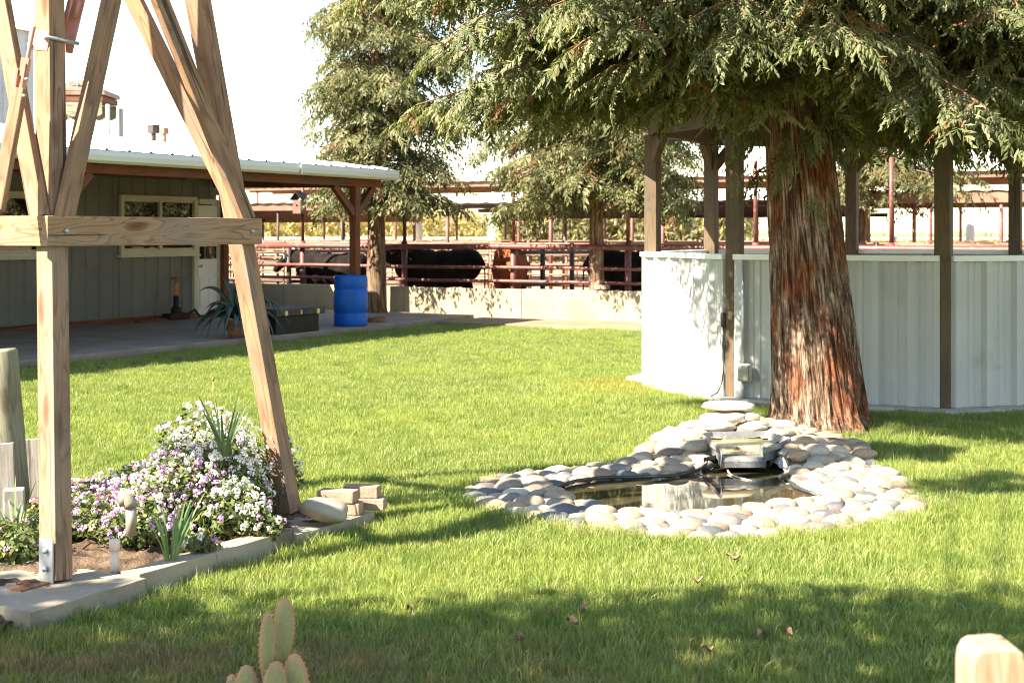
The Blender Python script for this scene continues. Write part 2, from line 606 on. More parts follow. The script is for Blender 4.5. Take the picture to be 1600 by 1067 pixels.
# ================================================================== house
HW_N, HW_U0, HW_U1 = -18.05, 8.0, 21.05
house = thing('farm_building', NU(-20.5, 15, 0), 'long grey-green metal building with white roof, two windows and a porch', 'building')


def ribbed(mb, a, b, z0, z1, out, pitch=.30, rib=.022, ribw=.07, m=0, sub=None):
    """corrugated sheet between a and b; out = outward unit normal"""
    a, b, out = Vector(a), Vector(b), Vector(out)
    d = b - a
    L = d.length
    d.normalize()
    xs = []
    s = 0.0
    while s < L:
        xs += [(s, 0), (s + ribw * .25, rib), (s + ribw * .75, rib), (s + ribw, 0)]
        if sub:
            for q in sub:
                c = s + ribw + (pitch - ribw) * q
                xs += [(c - .016, 0), (c, .012), (c + .016, 0)]
        s += pitch
    xs = [(min(x, L), h) for x, h in xs] + [(L, 0)]
    vs, fs = [], []
    for x, h in xs:
        p = a + d * x + out * h
        vs += [(p.x, p.y, z0), (p.x, p.y, z1)]
    for i in range(len(xs) - 1):
        fs.append((2 * i, 2 * i + 2, 2 * i + 3, 2 * i + 1))
    mb.add(vs, fs, m)


w = MB()
W1 = (18.47, 20.43, 1.28, 2.34)      # window openings on the porch wall (u0,u1,z0,z1)
W2 = (14.75, 16.72, 1.28, 2.34)
D1 = (20.53, 21.02, 0.1, 2.22)
zt = 2.70
segs = [(HW_U0, W2[0], .1, zt), (W2[0], W2[1], .1, W2[2]), (W2[0], W2[1], W2[3], zt), (W2[1], W1[0], .1, zt),
        (W1[0], W1[1], .1, W1[2]), (W1[0], W1[1], W1[3], zt), (W1[1], 20.50, .1, zt), (20.50, HW_U1, 2.3, zt)]
for a, b, z0, z1 in segs:
    ribbed(w, NU(HW_N, a), NU(HW_N, b), z0, z1, N2, .32, .028, .075)
w.build('wall', M['siding'], house)
w = MB()
w.obox(NU(HW_N - .42, 14.5, 1.38), (.7, 13.0, 2.56), RNU)
w.obox(NU(-24.2, 14.4, 1.30), (11, 13, 2.6), RNU)
w.build('inner_wall', M['black'], house)
w = MB()
w.obox(NU(HW_N + .045, 14.2, .14), (.05, 12.4, .08), RNU)
w.build('base_board', M['stain_wood'], house)


def window(W):
    u0, u1, z0, z1 = W
    fr = MB()
    t = .075
    n = HW_N + .04
    for (c, s) in (((u0 + u1) / 2, z1 - t / 2), ((u0 + u1) / 2, z0 + t / 2)):
        fr.obox(NU(n, c, s), (.07, u1 - u0, t), RNU)
    for c in (u0 + t / 2, u1 - t / 2):
        fr.obox(NU(n, c, (z0 + z1) / 2), (.068, t, z1 - z0 - 2 * t), RNU)
    fr.obox(NU(n, (u0 + u1) / 2 + .02, (z0 + z1) / 2), (.06, .06, z1 - z0 - 2 * t), RNU)
    fr.obox(NU(n + .02, (u0 + u1) / 2, z0 - .02), (.12, u1 - u0 + .1, .04), RNU)
    # inner sashes
    for a, b in ((u0 + t, (u0 + u1) / 2 - .01), ((u0 + u1) / 2 + .05, u1 - t)):
        for zz in (z0 + t + .02, z1 - t - .02):
            fr.obox(NU(n - .02, (a + b) / 2, zz), (.04, b - a, .04), RNU)
    f = fr.build('window', M['cream'], house, bevel=.004)
    gl = MB()
    a, b = u0 + t, u1 - t
    gl.poly([NU(n - .03, a, z0 + t), NU(n - .03, b, z0 + t), NU(n - .03, b, z1 - t), NU(n - .03, a, z1 - t)])
    gl.build('pane', M['glass'], f)
    cu = MB()
    cu.obox(NU(n + .01, u0 + .45, z1 - .16), (.02, .6, .1), RNU)


window(W1)
window(W2)

d = MB()
u0, u1, z0, z1 = D1
dn = HW_N + .02
d.obox(NU(dn, (u0 + u1) / 2 - .02, 1.16), (.05, .62, 2.06), RNU)
# raised panels and glazing bars
for cu in (-.13, .13):
    d.obox(NU(dn + .03, (u0 + u1) / 2 - .02 + cu, .55), (.02, .2, .55), RNU)
dr = d.build('door', M['white_paint'], house, bevel=.006)
p_ = MB()
for i in range(3):
    for j in range(3):
        c = NU(dn + .028, (u0 + u1) / 2 - .02 + (i - 1) * .165, 1.30 + j * .27)
        p_.obox(c, (.012, .14, .24), RNU)
p_.build('glazing', M['glass'], dr)
k_ = MB()
k_.blob(NU(dn + .07, u0 + .0, 1.05), (.03, .03, .03))
k_.build('knob', M['brass'], dr)
t_ = MB()
t_.obox(NU(dn + .005, u0 - .115, 1.2), (.09, .11, 2.2), RNU)
t_.obox(NU(dn + .005, u1 + .045, 1.2), (.09, .09, 2.2), RNU)
t_.obox(NU(dn + .004, (u0 + u1) / 2 - .03, 2.26), (.09, .50, .1), RNU)
t_.build('door_frame', M['cream'], house, bevel=.005)

# porch carpentry
def porch_post(u, n=-14.2):
    p = MB()
    p.beam(NU(n, u, .1), NU(n, u, 2.47), .14, .14, N2)
    return p.build('porch_post', M['stain_wood'], house, bevel=.006)


def brace(u, du, n=-14.2, zz=2.02):
    b = MB()
    b.beam(NU(n, u + (.05 if du > 0 else -.05), zz - .02), NU(n, u + du, 2.47), .09, .12, N2)
    b.build('post_brace', M['stain_wood'], house, bevel=.005)


for u in (13.45, 20.15):
    porch_post(u)
    brace(u, -.62)
    brace(u, .55)
porch_post(21.15, -17.95)
bm = MB()
bm.beam(NU(-14.2, 6.0, 2.545), NU(-14.2, 20.85, 2.545), .13, .15, N2)
bm.build('eave_beam', M['stain_wood'], house, bevel=.006)
bm = MB()
bm.beam(NU(-17.9, 6.0, 2.74), NU(-17.9, 20.0, 2.74), .10, .2, N2)
bm.beam(NU(-17.88, 20.78, 2.60), NU(-14.28, 20.78, 2.54), .09, .15, U2)
bm.build('ledger_beam', M['stain_wood'], house, bevel=.006)
SL = .14
HIP = 1.25                      # the roof is hipped at its far end


def hip_n(u): return max(-22.0, -13.9 - max(0.0, 21.0 - u) * HIP)


for i in range(16):
    u = 6.4 + i * .95
    n1 = max(-18.0, hip_n(u) + .25)
    if n1 > -14.3: continue
    r = MB()
    r.beam(NU(-14.0, u, 2.60 + .05), NU(n1, u, 2.65 + (-14.0 - n1) * SL), .06, .14, U2)
    r.build('rafter', M['stain_wood'], house)
ce = MB()
zc = 2.735 + 4.22 * SL
ce.add([NU(-13.98, 6, 2.735), NU(-18.2, 6, zc), NU(-18.2, 17.55, zc), NU(-13.98, 20.95, 2.735), NU(-18.2, 20.95, 2.735)], [(0, 1, 2, 3), (3, 2, 4)])
ce.build('porch_ceiling', M['stain_wood'], house)
ro = MB()
zr = 2.775 + 8.1 * SL
ur = 21.0 - 8.1 / HIP
uu = 6.0
row = []
while uu < 21.0:
    row += [(uu, 0), (uu + .02, .025), (uu + .05, .025), (uu + .07, 0)]
    uu += .42
row.append((21.0, 0))
for sgn in (1, -1):
    vs = []
    for q, h in row:
        q = min(q, 21.0)
        n1 = hip_n(q)
        z1 = 2.775 + SL * (-13.9 - n1)
        na, nb = (-13.9, n1) if sgn > 0 else (-30.1, -44.0 - n1)
        vs += [NU(na, q, 2.775 + h), NU(nb, q, z1 + h)]
    ro.add(vs, [(2 * i, 2 * i + 1, 2 * i + 3, 2 * i + 2) for i in range(len(row) - 1)])
ro.add([NU(-13.9, 21.0, 2.775), NU(-22, ur, zr), NU(-30.1, 21.0, 2.775)], [(0, 1, 2)])
ro.beam(NU(-22, 6, zr + .03), NU(-22, ur, zr + .03), .3, .03, N2)
ro.build('roof', M['white_metal'], house)
gu = MB()
prof = [(-13.98, 2.60), (-13.92, 2.595), (-13.875, 2.63), (-13.86, 2.70), (-13.885, 2.765), (-13.98, 2.768)]
vs = [NU(n, 6, z) for n, z in prof] + [NU(n, 21.03, z) for n, z in prof]
k = len(prof)
gu.add(vs, [(i, (i + 1) % k, k + (i + 1) % k, k + i) for i in range(k)] + [tuple(range(k)), tuple(range(2 * k - 1, k - 1, -1))])
gu.build('gutter', M['gutter'], house)
for q in (9.6, 18.2):
    jb = MB()
    jb.beam(NU(-13.853, q, 2.61), NU(-13.853, q, 2.765), .05, .012, U2)
    jb.build('gutter_joint', M['gutter'], house)
shd = MB()
shd.obox(NU(-21.2, 21.80, 2.56), (5.3, 1.4, .06), RNU)  # added slab and beam, there to shade the low wall's left end
shd.beam(NU(-18.62, 21.1, 2.47), NU(-18.62, 22.48, 2.47), .08, .12, N2)
shd.build('added_shade_slab', M['stain_wood'], house)
bg = MB()
bg.beam(NU(-14.0, 21.0, 2.685), NU(-30.0, 21.0, 2.685), .06, .165, U2)
bg.build('end_gutter', M['gutter'], house)
for px, py, s, mt in ((240, 202, .14, 'dark_pipe'), (257, 205, .1, 'pale_pipe')):
    v = MB()
    c = at(px, py, 26.3)
    v.obox(c, (s, s * 1.3, s * 1.1), RNU)
    v.lathe(c + Vector((0, 0, .03 - s * 1.2)), [(s * .32, -.2), (s * .32, s * .6)], 10)
    v.build('roof_vent', M[mt], house, bevel=.008)

# tall metal shed behind the roof, left edge of the picture
barn = thing('metal_shed', (-17, 46, 0), 'tall pale grey corrugated metal shed behind the white roof', 'building')
b_ = MB()
c1 = at(52, 50, 42)
ribbed(b_, c1 - U2 * 16, c1, 0, c1.z, N2, .45, .05, .12)
ribbed(b_, c1, c1 - N2 * 12, 0, c1.z, U2, .45, .05, .12)
b_.build('wall', surf('pale_grey_metal', (.40, .41, .41), (.47, .48, .48), .8, .5), barn)
b_ = MB()
for i in range(32):
    e_ = c1 - U2 * (.2 + i * .49) + N2 * .2
    b_.beam(e_ + Vector((0, 0, .02)), e_ - N2 * 6 + Vector((0, 0, .9)), .12, .06, U2)
e_ = c1 + N2 * .2 + U2 * .2
b_.add([e_ + Vector((0, 0, -.02)), e_ - U2 * 16.4 + Vector((0, 0, -.02)), e_ - U2 * 16.4 - N2 * 6 + Vector((0, 0, .87)), e_ - N2 * 6 + Vector((0, 0, .87))], [(0, 1, 2, 3)])
b_.build('roof', M['pale_roof'], barn)

# brown canopy with a scalloped edge seen over the ridge
can = thing('canopy_shelter', (-9.9, 32, 0), 'small brown canopy with scalloped edge showing above the white roof ridge', 'canopy')
cc = at(104, 140, 32)
x0, x1 = at(62, 140, 32).x, at(163, 140, 32).x
ze = at(0, 142, 32).z
c_ = MB()
ap = Vector(((x0 + x1) / 2, 32.6, at(0, 120, 32).z))
base = [Vector((x0, 32, ze)), Vector((x1, 32, ze)), Vector((x1, 33.3, ze)), Vector((x0, 33.3, ze))]
for i in range(4):
    c_.add([base[i], base[(i + 1) % 4], ap], [(0, 1, 2)])
c_.obox(((x0 + x1) / 2, 32.65, ze - .05), (x1 - x0, 1.3, .08))
c_.build('roof', M['pale_pipe'], can)
c_ = MB()
c_.obox(((x0 + x1) / 2, 32.65, ze - .17), (x1 - x0 - .1, 1.25, .12))
c_.build('eave_board', M['stain_wood'], can)
for ya in (32.04, 33.2):
    c_ = MB()
    vs, fs = [], []
    for i in range(41):
        x = x0 + .06 + (x1 - x0 - .12) * i / 40
        vs += [(x, ya, ze - .24), (x, ya, ze - .52 - .06 * abs(math.sin(i * math.pi / 8)))]
    fs = [(2 * i, 2 * i + 2, 2 * i + 3, 2 * i + 1) for i in range(40)]
    c_.add(vs, fs)
    c_.build('valance', M['old_wood'], can)
for x in (x0 + .15, x1 + .05):
    for y in (32.1, 33.2):
        c_ = MB()
        c_.tube([(x, y, 0), (x, y, ze - .3)], .05)
        c_.build('post', M['cream'], can)
c_ = MB()
c_.tube([Vector((cc.x + .1, 32.2, ze + .02)) + Vector((.11 * math.cos(a) - .0, 0, .12 + .11 * math.sin(a))) for a in [-.6 + i * .35 for i in range(11)]], .03)
c_.build('vent_pipe', M['zinc'], can)

# ================================================================== low concrete wall + pipe fence
WU = 23.8
wall = MB()
for i, (n0, n1) in enumerate([(-22.0, -18.62), (-18.6, -15.6), (-15.59, -12.92), (-12.91, -10.1), (-10.08, -7.2), (-7.19, -4.2), (-4.19, -1.0), (-.99, 3.0), (3.01, 9.0)]):
    wall.obox(NU((n0 + n1) / 2, WU + .1, .28), (n1 - n0, .2, .64 + .012 * math.sin(i * 2.2)), RNU)
wl = wall.build('concrete_wall', M['wall_concrete'], bevel=.012)
tag(wl, 'low cast concrete wall along the cattle yard, under the red pipe fence', 'wall')

fence = thing('pipe_fence', NU(-10, WU + .1, .6), 'red pipe fence with three rails above the low concrete wall', 'fence')
UF = WU + .27
for z, r in ((.735, .034), (1.0, .034), (1.40, .055)):
    q = MB()
    pts = [NU(-19.5 + i * 1.5, UF + (.0 if z < 1.3 else .0), z + .006 * math.sin(i * 1.7)) for i in range(20)]
    q.tube(pts, r, 10)
    q.build('rail', M['red_pipe'], fence)
post_n = [-20.9, -18.38, -15.82, -13.3, -10.87, -8.4, -6.0, -3.5, -1.0, 1.5, 4, 6.5]
for i, n in enumerate(post_n):
    q = MB()
    q.tube([NU(n, UF + .11, 0), NU(n, UF + .11, 1.5)], .06, 12)
    q.tube([NU(n, UF + .11, 1.5), NU(n, UF + .11, 2.95)], .036, 10)
    q.build('post', M['red_pipe'], fence)
# ================================================================== cattle yard
# bird house on a fence post
bh = MB()
c = NU(-18.38, UF + .0, 2.28)
bh.obox(c + Vector((0, 0, -.06)), (.20, .2, .28), RNU)
a0 = [(-.15, 0.08), (0, .24), (.15, .08), (.15, .105), (0, .27), (-.15, .105)]
vs = [c + N2 * x + U2 * s * .14 + Vector((0, 0, z)) for s in (-1, 1) for x, z in a0]
bh.add(vs, [(0, 1, 4, 5), (1, 2, 3, 4), (6, 11, 10, 7), (7, 10, 9, 8), (0, 6, 7, 1), (1, 7, 8, 2), (5, 4, 10, 11), (4, 3, 9, 10), (0, 5, 11, 6), (2, 8, 9, 3)], 1)
bh.lathe(c - U2 * .105 + Vector((0, 0, -.02)), [(.022, -.01), (.022, .01)], 10, 2)
bho = bh.build('bird_house', [M['shade_roof'], M['black'], M['black']])
tag(bho, 'small wooden bird house fixed high on a red fence post', 'bird house')


def panel_unit():
    """one portable corral panel, 3 m long, along local x"""
    t = thing('corral_panel', (0, 0, 0), '', 'fence panel', 'corral panels behind the cattle')
    for z in (.25, .48, .71, .94, 1.17, 1.42):
        q = MB()
        q.tube([(-1.5, 0, z), (1.5, 0, z)], .026, 6)
        q.build('bar', M['pale_pipe'], t)
    for x in (-1.5, -.5, .5, 1.5):
        q = MB()
        q.tube([(x, .03, 0), (x, .03, 1.48)], .028, 6)
        q.build('upright', M['pale_pipe'], t)
    return t


pu = panel_unit()
first = True
lab_row = ('pale pipe corral panel in the first row behind the cattle', 'pale pipe corral panel in the far row behind the cattle',
           'pale pipe corral panel in the back row beyond the yard sheds')
for row, (uu, n0, cnt) in enumerate(((29.3, -24.4, 8), (34.0, -29.0, 9), (41.0, -36.0, 11))):
    for i in range(cnt):
        loc = NU(n0 + i * 3.06, uu + .12 * math.sin(i * 2.0), 0)
        if first:
            pu.location = loc
            pu.rotation_euler = (0, 0, R(-28.87))
            pu['label'] = lab_row[row]
            first = False
        else:
            copy_tree(pu, loc, lab_row[row], R(-28.87) + .02 * math.sin(i))


# crossing fences, their shade put into a dark pipe colour
def cross_fence(px, u0, u1, label):
    b = at(px, 400, 30)
    n = toNU((b.x, b.y))[0]
    t = thing('cross_fence', NU(n, (u0 + u1) / 2, 0), label, 'fence')
    for z in (.3, .62, .95, 1.28):
        q = MB()
        q.tube([NU(n, u0, z), NU(n, u1, z - .04)], .04, 8)
        q.build('bar', M['dark_pipe'], t)
    for i in range(4):
        q = MB()
        u = u0 + (u1 - u0) * i / 3
        q.tube([NU(n, u, 0), NU(n, u, 1.45)], .055, 8)
        q.build('post', M['dark_pipe'], t)


cross_fence(412, 24.6, 29.0, 'dark pipe fence crossing the yard behind the agave plant')
cross_fence(862, 24.9, 29.0, 'dark pipe fence crossing the yard left of the middle redwood')


# shade roofs
def shed(name, label, n0, n1, u0, u1, z0, z1, mt, posts, th=.12, pr=.05, pmat='red_pipe', edge=None, postu=(.05, .95)):
    t = thing(name, NU((n0 + n1) / 2, (u0 + u1) / 2, 0), label, 'shade roof')
    r = MB()
    vs, fs = [], []
    cnt = int((n1 - n0) / .25)
    for i in range(cnt + 1):
        n = n0 + (n1 - n0) * i / cnt
        h = .03 * (i % 2)
        vs += [NU(n, u0, z0 + h), NU(n, u1, z1 + h)]
    fs = [(2 * i, 2 * i + 1, 2 * i + 3, 2 * i + 2) for i in range(cnt)]
    r.add(vs, fs)
    r.build('roof', M[mt], t)
    e = MB()
    for q in (.03, .35, .65, .97):
        uu, zz = u0 + (u1 - u0) * q, z0 + (z1 - z0) * q
        e.beam(NU(n0, uu, zz - th / 2 - .02), NU(n1, uu, zz - th / 2 - .02), .07, th, N2 if False else U2)
    e.build('purlin', M[edge or 'shade_roof'], t)
    for n in posts:
        for q in postu:
            uu, zz = u0 + (u1 - u0) * q, z0 + (z1 - z0) * q
            p = MB()
            p.tube([NU(n, uu, 0), NU(n, uu, zz - .03)], pr, 8)
            p.build('post', M[pmat], t)
    return t


shed('shade_shed', 'low dark shade roof on red posts above the cattle', -19.6, -9.6, 31, 38.5, 2.42, 2.22, 'shade_roof', [-19.2, -16.2, -13.2, -10.2], .1, edge='dark_pipe')  # purlin colour darkened to carry the shade under this roof
shed('shade_shed', 'pale sunlit shade roof rising behind the low dark roof', -27, -13.5, 40, 47, 2.60, 3.2, 'pale_roof', [-26, -22, -18, -14], .12)
shed('shade_shed', 'long high shade roof with a rust red edge, farthest back', -46, 4, 54, 60, 3.95, 3.85, 'shade_roof', list(range(-44, 5, 8)), .2, .06, edge='shade_roof')
shed('shade_shed', 'wavy corrugated shade roof left of the porch post', -46, -25.4, 36, 40, 2.62, 2.25, 'pale_roof', [-45, -38, -32, -28.5, -26], .2, .04, 'dark_pipe', edge='shade_roof')
shed('shade_shed', 'narrow brown shade roof seen beyond the pavilion on the right', -10.2, 2, 36, 39, 2.70, 2.62, 'shade_roof', [-9.6, -8.4, -6.3, -4, -1, 1.5], .26, .05, edge='shade_roof')


# ------------------------------------------------------------------ cattle
def cow(name, mat_, label, loc, heading, scale=1.0, grazing=False, head_turn=0.0):
    b = MB()
    # trunk
    for x, z, rx, ry, rz in ((-.62, 1.02, .30, .27, .36), (-.45, .98, .34, .31, .40), (-.2, .94, .36, .34, .40), (.1, .92, .38, .36, .41),
                             (.4, .95, .36, .34, .40), (.62, 1.02, .30, .30, .34), (.74, 1.06, .2, .25, .27), (-.66, 1.24, .2, .12, .12)):
        b.blob((x, 0, z), (rx, ry, rz), seg=16, ring=10)
    # neck and head
    if grazing:
        nk = [(-.72, 0, 1.14), (-.95, .02, 1.0), (-1.12, .05, .78)]
        hd = [(-1.10, .05, .80), (-1.2, .06, .62), (-1.3, .07, .42)]
    else:
        hx = math.sin(head_turn)
        nk = [(-.70, 0, 1.16), (-.92, .08 * hx, 1.22), (-1.12, .16 * hx, 1.24)]
        hd = [(-1.08, .18 * hx, 1.26), (-1.26, .28 * hx, 1.12), (-1.44, .40 * hx, .95)]
    b.tube(nk, [.26, .21, .17], 14)
    b.tube(hd, [.145, .125, .085], 12, squash=.9)
    b.blob(hd[2], (.09, .085, .085))
    h0 = Vector(hd[0])
    for s in (-1, 1):
        b.tube([h0 + Vector((.03, s * .12, .05)), h0 + Vector((.05, s * .22, .05)), h0 + Vector((.06, s * .30, 0))], [.045, .055, .02], 8, squash=.5)
    b.blob(h0 + Vector((.02, 0, .11)), (.08, .09, .06))
    # legs
    for s in (-1, 1):
        dx = .06 * s
        b.tube([(-.5 + dx, .17 * s, .95), (-.50 + dx, .19 * s, .66), (-.49 + dx, .19 * s, .42), (-.50 + dx, .19 * s, .20), (-.52 + dx, .19 * s, .08)],
               [.17, .105, .07, .05, .055], 10)
        b.tube([(-.52 + dx, .19 * s, .09), (-.54 + dx, .19 * s, .0)], [.058, .066], 10)
        dx = -.07 * s
        b.tube([(.62 + dx, .17 * s, 1.0), (.52 + dx, .2 * s, .74), (.66 + dx, .19 * s, .48), (.62 + dx, .19 * s, .22), (.59 + dx, .19 * s, .09)],
               [.21, .14, .07, .052, .056], 10)
        b.tube([(.59 + dx, .19 * s, .09), (.57 + dx, .19 * s, .0)], [.058, .066], 10)
    b.tube([(.88, 0, 1.2), (.97, 0, 1.05), (.98, .01, .7), (.97, .02, .45)], [.035, .03, .022, .03], 8)
    o = b.build(name, mat_, origin=(0, 0, 0))
    rm = o.modifiers.new('skin', 'REMESH')
    rm.mode = 'VOXEL'
    rm.voxel_size = .022
    rm.use_smooth_shade = True
    sm = o.modifiers.new('soft', 'SMOOTH')
    sm.iterations = 5
    sm.factor = .6
    o.location = loc
    o.scale = (scale,) * 3
    o.rotation_euler = (0, 0, heading)
    tag(o, label, 'cow', 'cattle in the pen behind the red fence')
    return o


def eye_tag(parent, name, pts, r, mt):
    q = MB()
    for p in pts: q.blob(p, (r, r, r), seg=8, ring=6)
    o = q.build(name, mt, origin=(0, 0, 0))
    o.parent = parent
    return o


YC = 30.5
c1 = cow('cow', M['cow_black'], 'black cow standing left of the porch post, behind the red rails', at(518, 365, 30.6) * 1.0, R(-20), .93)
c1.location.z = 0
c2 = cow('cow', M['cow_black'], 'large black cow standing side-on between two redwood trunks', at(684, 365, 29.2), R(-8), 1.0)
c2.location.z = 0
c3 = cow('cow', M['cow_red'], 'reddish brown cow behind a red fence post, between the black cows', at(797, 365, 29.2), R(84), 1.02, False, -.55)
c3.location.z = 0
c4 = cow('cow', M['cow_black'], 'black cow behind the middle redwood trunk, beside the pavilion', at(990, 365, 27.6), R(172), 1.0, True)
c4.location.z = 0
for cw in (c1, c2, c3, c4):
    hx = math.sin(-.55) if cw is c3 else 0
    low = cw is c4
    hz = .70 if low else 1.19
    xx = -1.14 if low else -1.2
    eye_tag(cw, 'eye', [(xx, .05 + .22 * hx + .115, hz), (xx, .05 + .22 * hx - .16, hz)], .022, M['black'])
q = MB()
q.obox((-1.08, -.27, 1.25), (.02, .07, .08))
o = q.build('ear_tag', M['white_paint'], origin=(0, 0, 0))
o.parent = c1

# a small brown block on the wall by the middle tree
q = MB()
q.obox(NU(-11.28, WU + .12, .665), (.24, .2, .085), RNU)
q.obox(NU(-11.36, WU + .14, .75), (.13, .16, .085), RNU)
tag(q.build('salt_block', M['brick'], bevel=.015), 'pinkish feed block lying on the low wall beside a trunk', 'feed block')


# ------------------------------------------------------------------ vehicles far off
def suv(label, loc, rz, name='parked_car'):
    t = thing(name, (0, 0, 0), label, 'car', 'cars parked beyond the yard')
    b = MB()
    side = [(-2.3, .45), (-2.32, .85), (-2.1, 1.02), (-1.05, 1.08), (-.45, 1.66), (1.75, 1.70), (2.22, 1.1), (2.3, .5), (1.8, .32), (-1.9, .32)]
    vs = [(x, -.88 + (.1 if z > 1.2 else 0), z) for x, z in side] + [(x, .88 - (.1 if z > 1.2 else 0), z) for x, z in side]
    k = len(side)
    b.add(vs, [tuple(range(k)), tuple(range(2 * k - 1, k - 1, -1))] + [(i, k + i, k + (i + 1) % k, (i + 1) % k) for i in range(k)])
    b.build('body', M['white_car'], t, bevel=.06)
    gl = MB()
    for s in (-1, 1):
        for a, b_, c, d_ in ((-.78, -.38, .12, .12), (.2, .2, .95, .95), (1.03, 1.03, 2.0, 1.68)):
            gl.add([(a, s * .885, 1.12), (c if c > .15 else .12, s * .885, 1.12), (d_, s * .80, 1.58), (b_, s * .80, 1.58)], [(0, 1, 2, 3)])
    gl.add([(-1.06, -.7, 1.11), (-1.06, .7, 1.11), (-.52, .66, 1.62), (-.52, -.66, 1.62)], [(0, 1, 2, 3)])
    gl.build('window_glass', M['car_glass'], t)
    for x in (-1.45, 1.45):
        for s in (-1, 1):
            wh = MB()
            wh.tube([(x, s * .72, .36), (x, s * .92, .36)], .36, 16)
            ww = wh.build('wheel', M['tyre'], t)
            rr = MB()
            rr.tube([(x, s * .90, .36), (x, s * .93, .36)], .2, 12)
            rr.build('rim', M['zinc'], ww)
    t.location = loc
    t.rotation_euler = (0, 0, rz)
    return t


p = at(667, 365, 95); p.z = 0
s0 = suv('white car parked beyond the yard, left of the tall pale pole', p, R(184))
p = at(446, 365, 88); p.z = 0
copy_tree(s0, p, 'white car parked beyond the yard, left of the porch', R(176))
p = at(905, 365, 105); p.z = 0
copy_tree(s0, p, 'white car parked beyond the yard, behind the middle redwood trunk', R(180))

# long white trailer on the right
tr = thing('box_trailer', (0, 0, 0), 'long white trailer parked beyond the yard, left of the pavilion posts', 'trailer')
p = at(1068, 365, 80); p.z = 0
q = MB()
q.obox((p.x, p.y, 1.25), (6.5, 2.4, 1.7))
q.build('body', M['white_car'], tr, bevel=.08)
for dx in (-2.2, -1.3, 2.2):
    q = MB()
    q.tube([(p.x + dx, p.y - 1.25, .42), (p.x + dx, p.y - .9, .42)], .42, 14)
    q.build('wheel', M['tyre'], tr)
q = MB()
q.obox((p.x, p.y - 1.22, .95), (6.3, .03, .12))
q.build('side_trim', M['rust'], tr)

# white farm house far left
fh = thing('white_house', (0, 0, 0), 'low white house far beyond the yard, behind the porch post', 'house')
p = at(512, 365, 110); p.z = 0
q = MB()
q.obox((p.x, p.y, 1.3), (4.8, 5, 2.6))
q.build('wall', M['white_car'], fh)
q = MB()
vs = [(p.x + sx * 2.7, p.y + sy * 2.9, 2.55 if sy else 3.35) for sx in (-1, 1) for sy in (-1, 0, 1)]
q.add(vs, [(0, 1, 4, 3), (1, 2, 5, 4), (0, 3, 5, 2), (0, 2, 1), (3, 4, 5)])
q.build('roof', M['pale_roof'], fh)

# poles and far white fence
for i, (px, top, Y, r, mt, lab) in enumerate((
        (654, 318, 70, .22, 'white_paint', 'thick pale pole beyond the yard, beside a white car'),
        (1397, 326, 62, .14, 'white_paint', 'slim white pole beyond the pavilion, left of two dark posts'),
        (1516, 322, 60, .20, 'white_paint', 'thick white pole beyond the pavilion on the right'))):
    q = MB()
    b0 = at(px, 365, Y); b0.z = 0
    q.tube([b0, b0 + Vector((0, 0, at(px, top, Y).z))], [r, r * .9], 10)
    q.lathe(b0, [(r * 1.6, 0), (r * 1.6, .12), (r, .16)], 10)
    tag(q.build('utility_pole', M[mt]), lab, 'pole')
ff = thing('rail_fence', NU(0, 62, 0), 'long white rail fence across the far side of the field', 'fence')
for z in (.55, 1.0, 1.4):
    q = MB()
    q.beam((-60, 78, z), (70, 78, z), .05, .12, (0, 1, 0))
    q.build('rail', M['pale_roof'], ff)
for i in range(44):
    q = MB()
    q.beam((-60 + i * 3, 78.06, 0), (-60 + i * 3, 78.06, 1.5), .12, .12, (1, 0, 0))
    q.build('post', M['pale_roof'], ff)


# ------------------------------------------------------------------ hedgerows (read as one mass)
def hedge(name, label, x0, x1, Y, h, depth, mat_, cnt, leaf=.35, drop=.35):
    xs = rng.uniform(x0, x1, cnt)
    hh = np.array([h * (1 + drop * (noise.noise(Vector((x * .21, Y, 0))) + .6 * noise.noise(Vector((x * .9, Y, 3))))) for x in xs])
    zs = hh * rng.uniform(0, 1, cnt) ** .6
    ys = Y + rng.uniform(0, depth, cnt)
    P = np.stack([xs, ys, zs], 1)
    d1 = rng.normal(size=(cnt, 3)); d1[:, 2] += .9
    d1 /= np.linalg.norm(d1, axis=1)[:, None]
    d2 = np.cross(d1, rng.normal(size=(cnt, 3)))
    d2 /= np.linalg.norm(d2, axis=1)[:, None]
    s = rng.uniform(.5, 1.2, cnt)[:, None] * leaf
    q = np.stack([P - d1 * s, P + d2 * s * .3, P + d1 * s, P - d2 * s * .3], 1).reshape(-1, 3)
    t = np.clip(rng.normal(.5, .2, cnt), 0, 1)
    o = fast_mesh(name, q, 4, mat_, origin=((x0 + x1) / 2, Y, 0), tint=t)
    tag(o, label, 'hedgerow', kind='stuff')


M['hedge_y'] = leafy('hazed_yellow_scrub', [(0, (.52, .45, .28)), (.5, (.60, .53, .35)), (1, (.68, .61, .44))], .75)  # yellow leaf colour made paler to paint in the distant haze
M['hedge_o'] = leafy('hazed_olive_scrub', [(0, (.40, .37, .25)), (.5, (.47, .44, .31)), (1, (.55, .52, .39))], .75)  # olive likewise lightened, haze mixed into the colour
hedge('scrub', 'yellow scrub along the far edge of the yard', -36, -1.6, 84, 3.0, 5, M['hedge_y'], 26000, .30)
hedge('scrub', 'olive scrub behind the low dark shade roof', -.8, 12.5, 72, 2.9, 4, M['hedge_o'], 24000, .26)
hedge('grass_field', 'strip of yellow grass across the far field on the right', 15, 72, 95, 1.5, 8, M['hedge_y'], 14000, .4, .3)
# ================================================================== pavilion
PC, PR, PA = Vector((4.188, 15.747, 0)), 2.618, R(175.59)


def oct_(k, r, z):
    a = PA + k * math.pi / 4
    return PC + Vector((r * math.cos(a), r * math.sin(a), z))


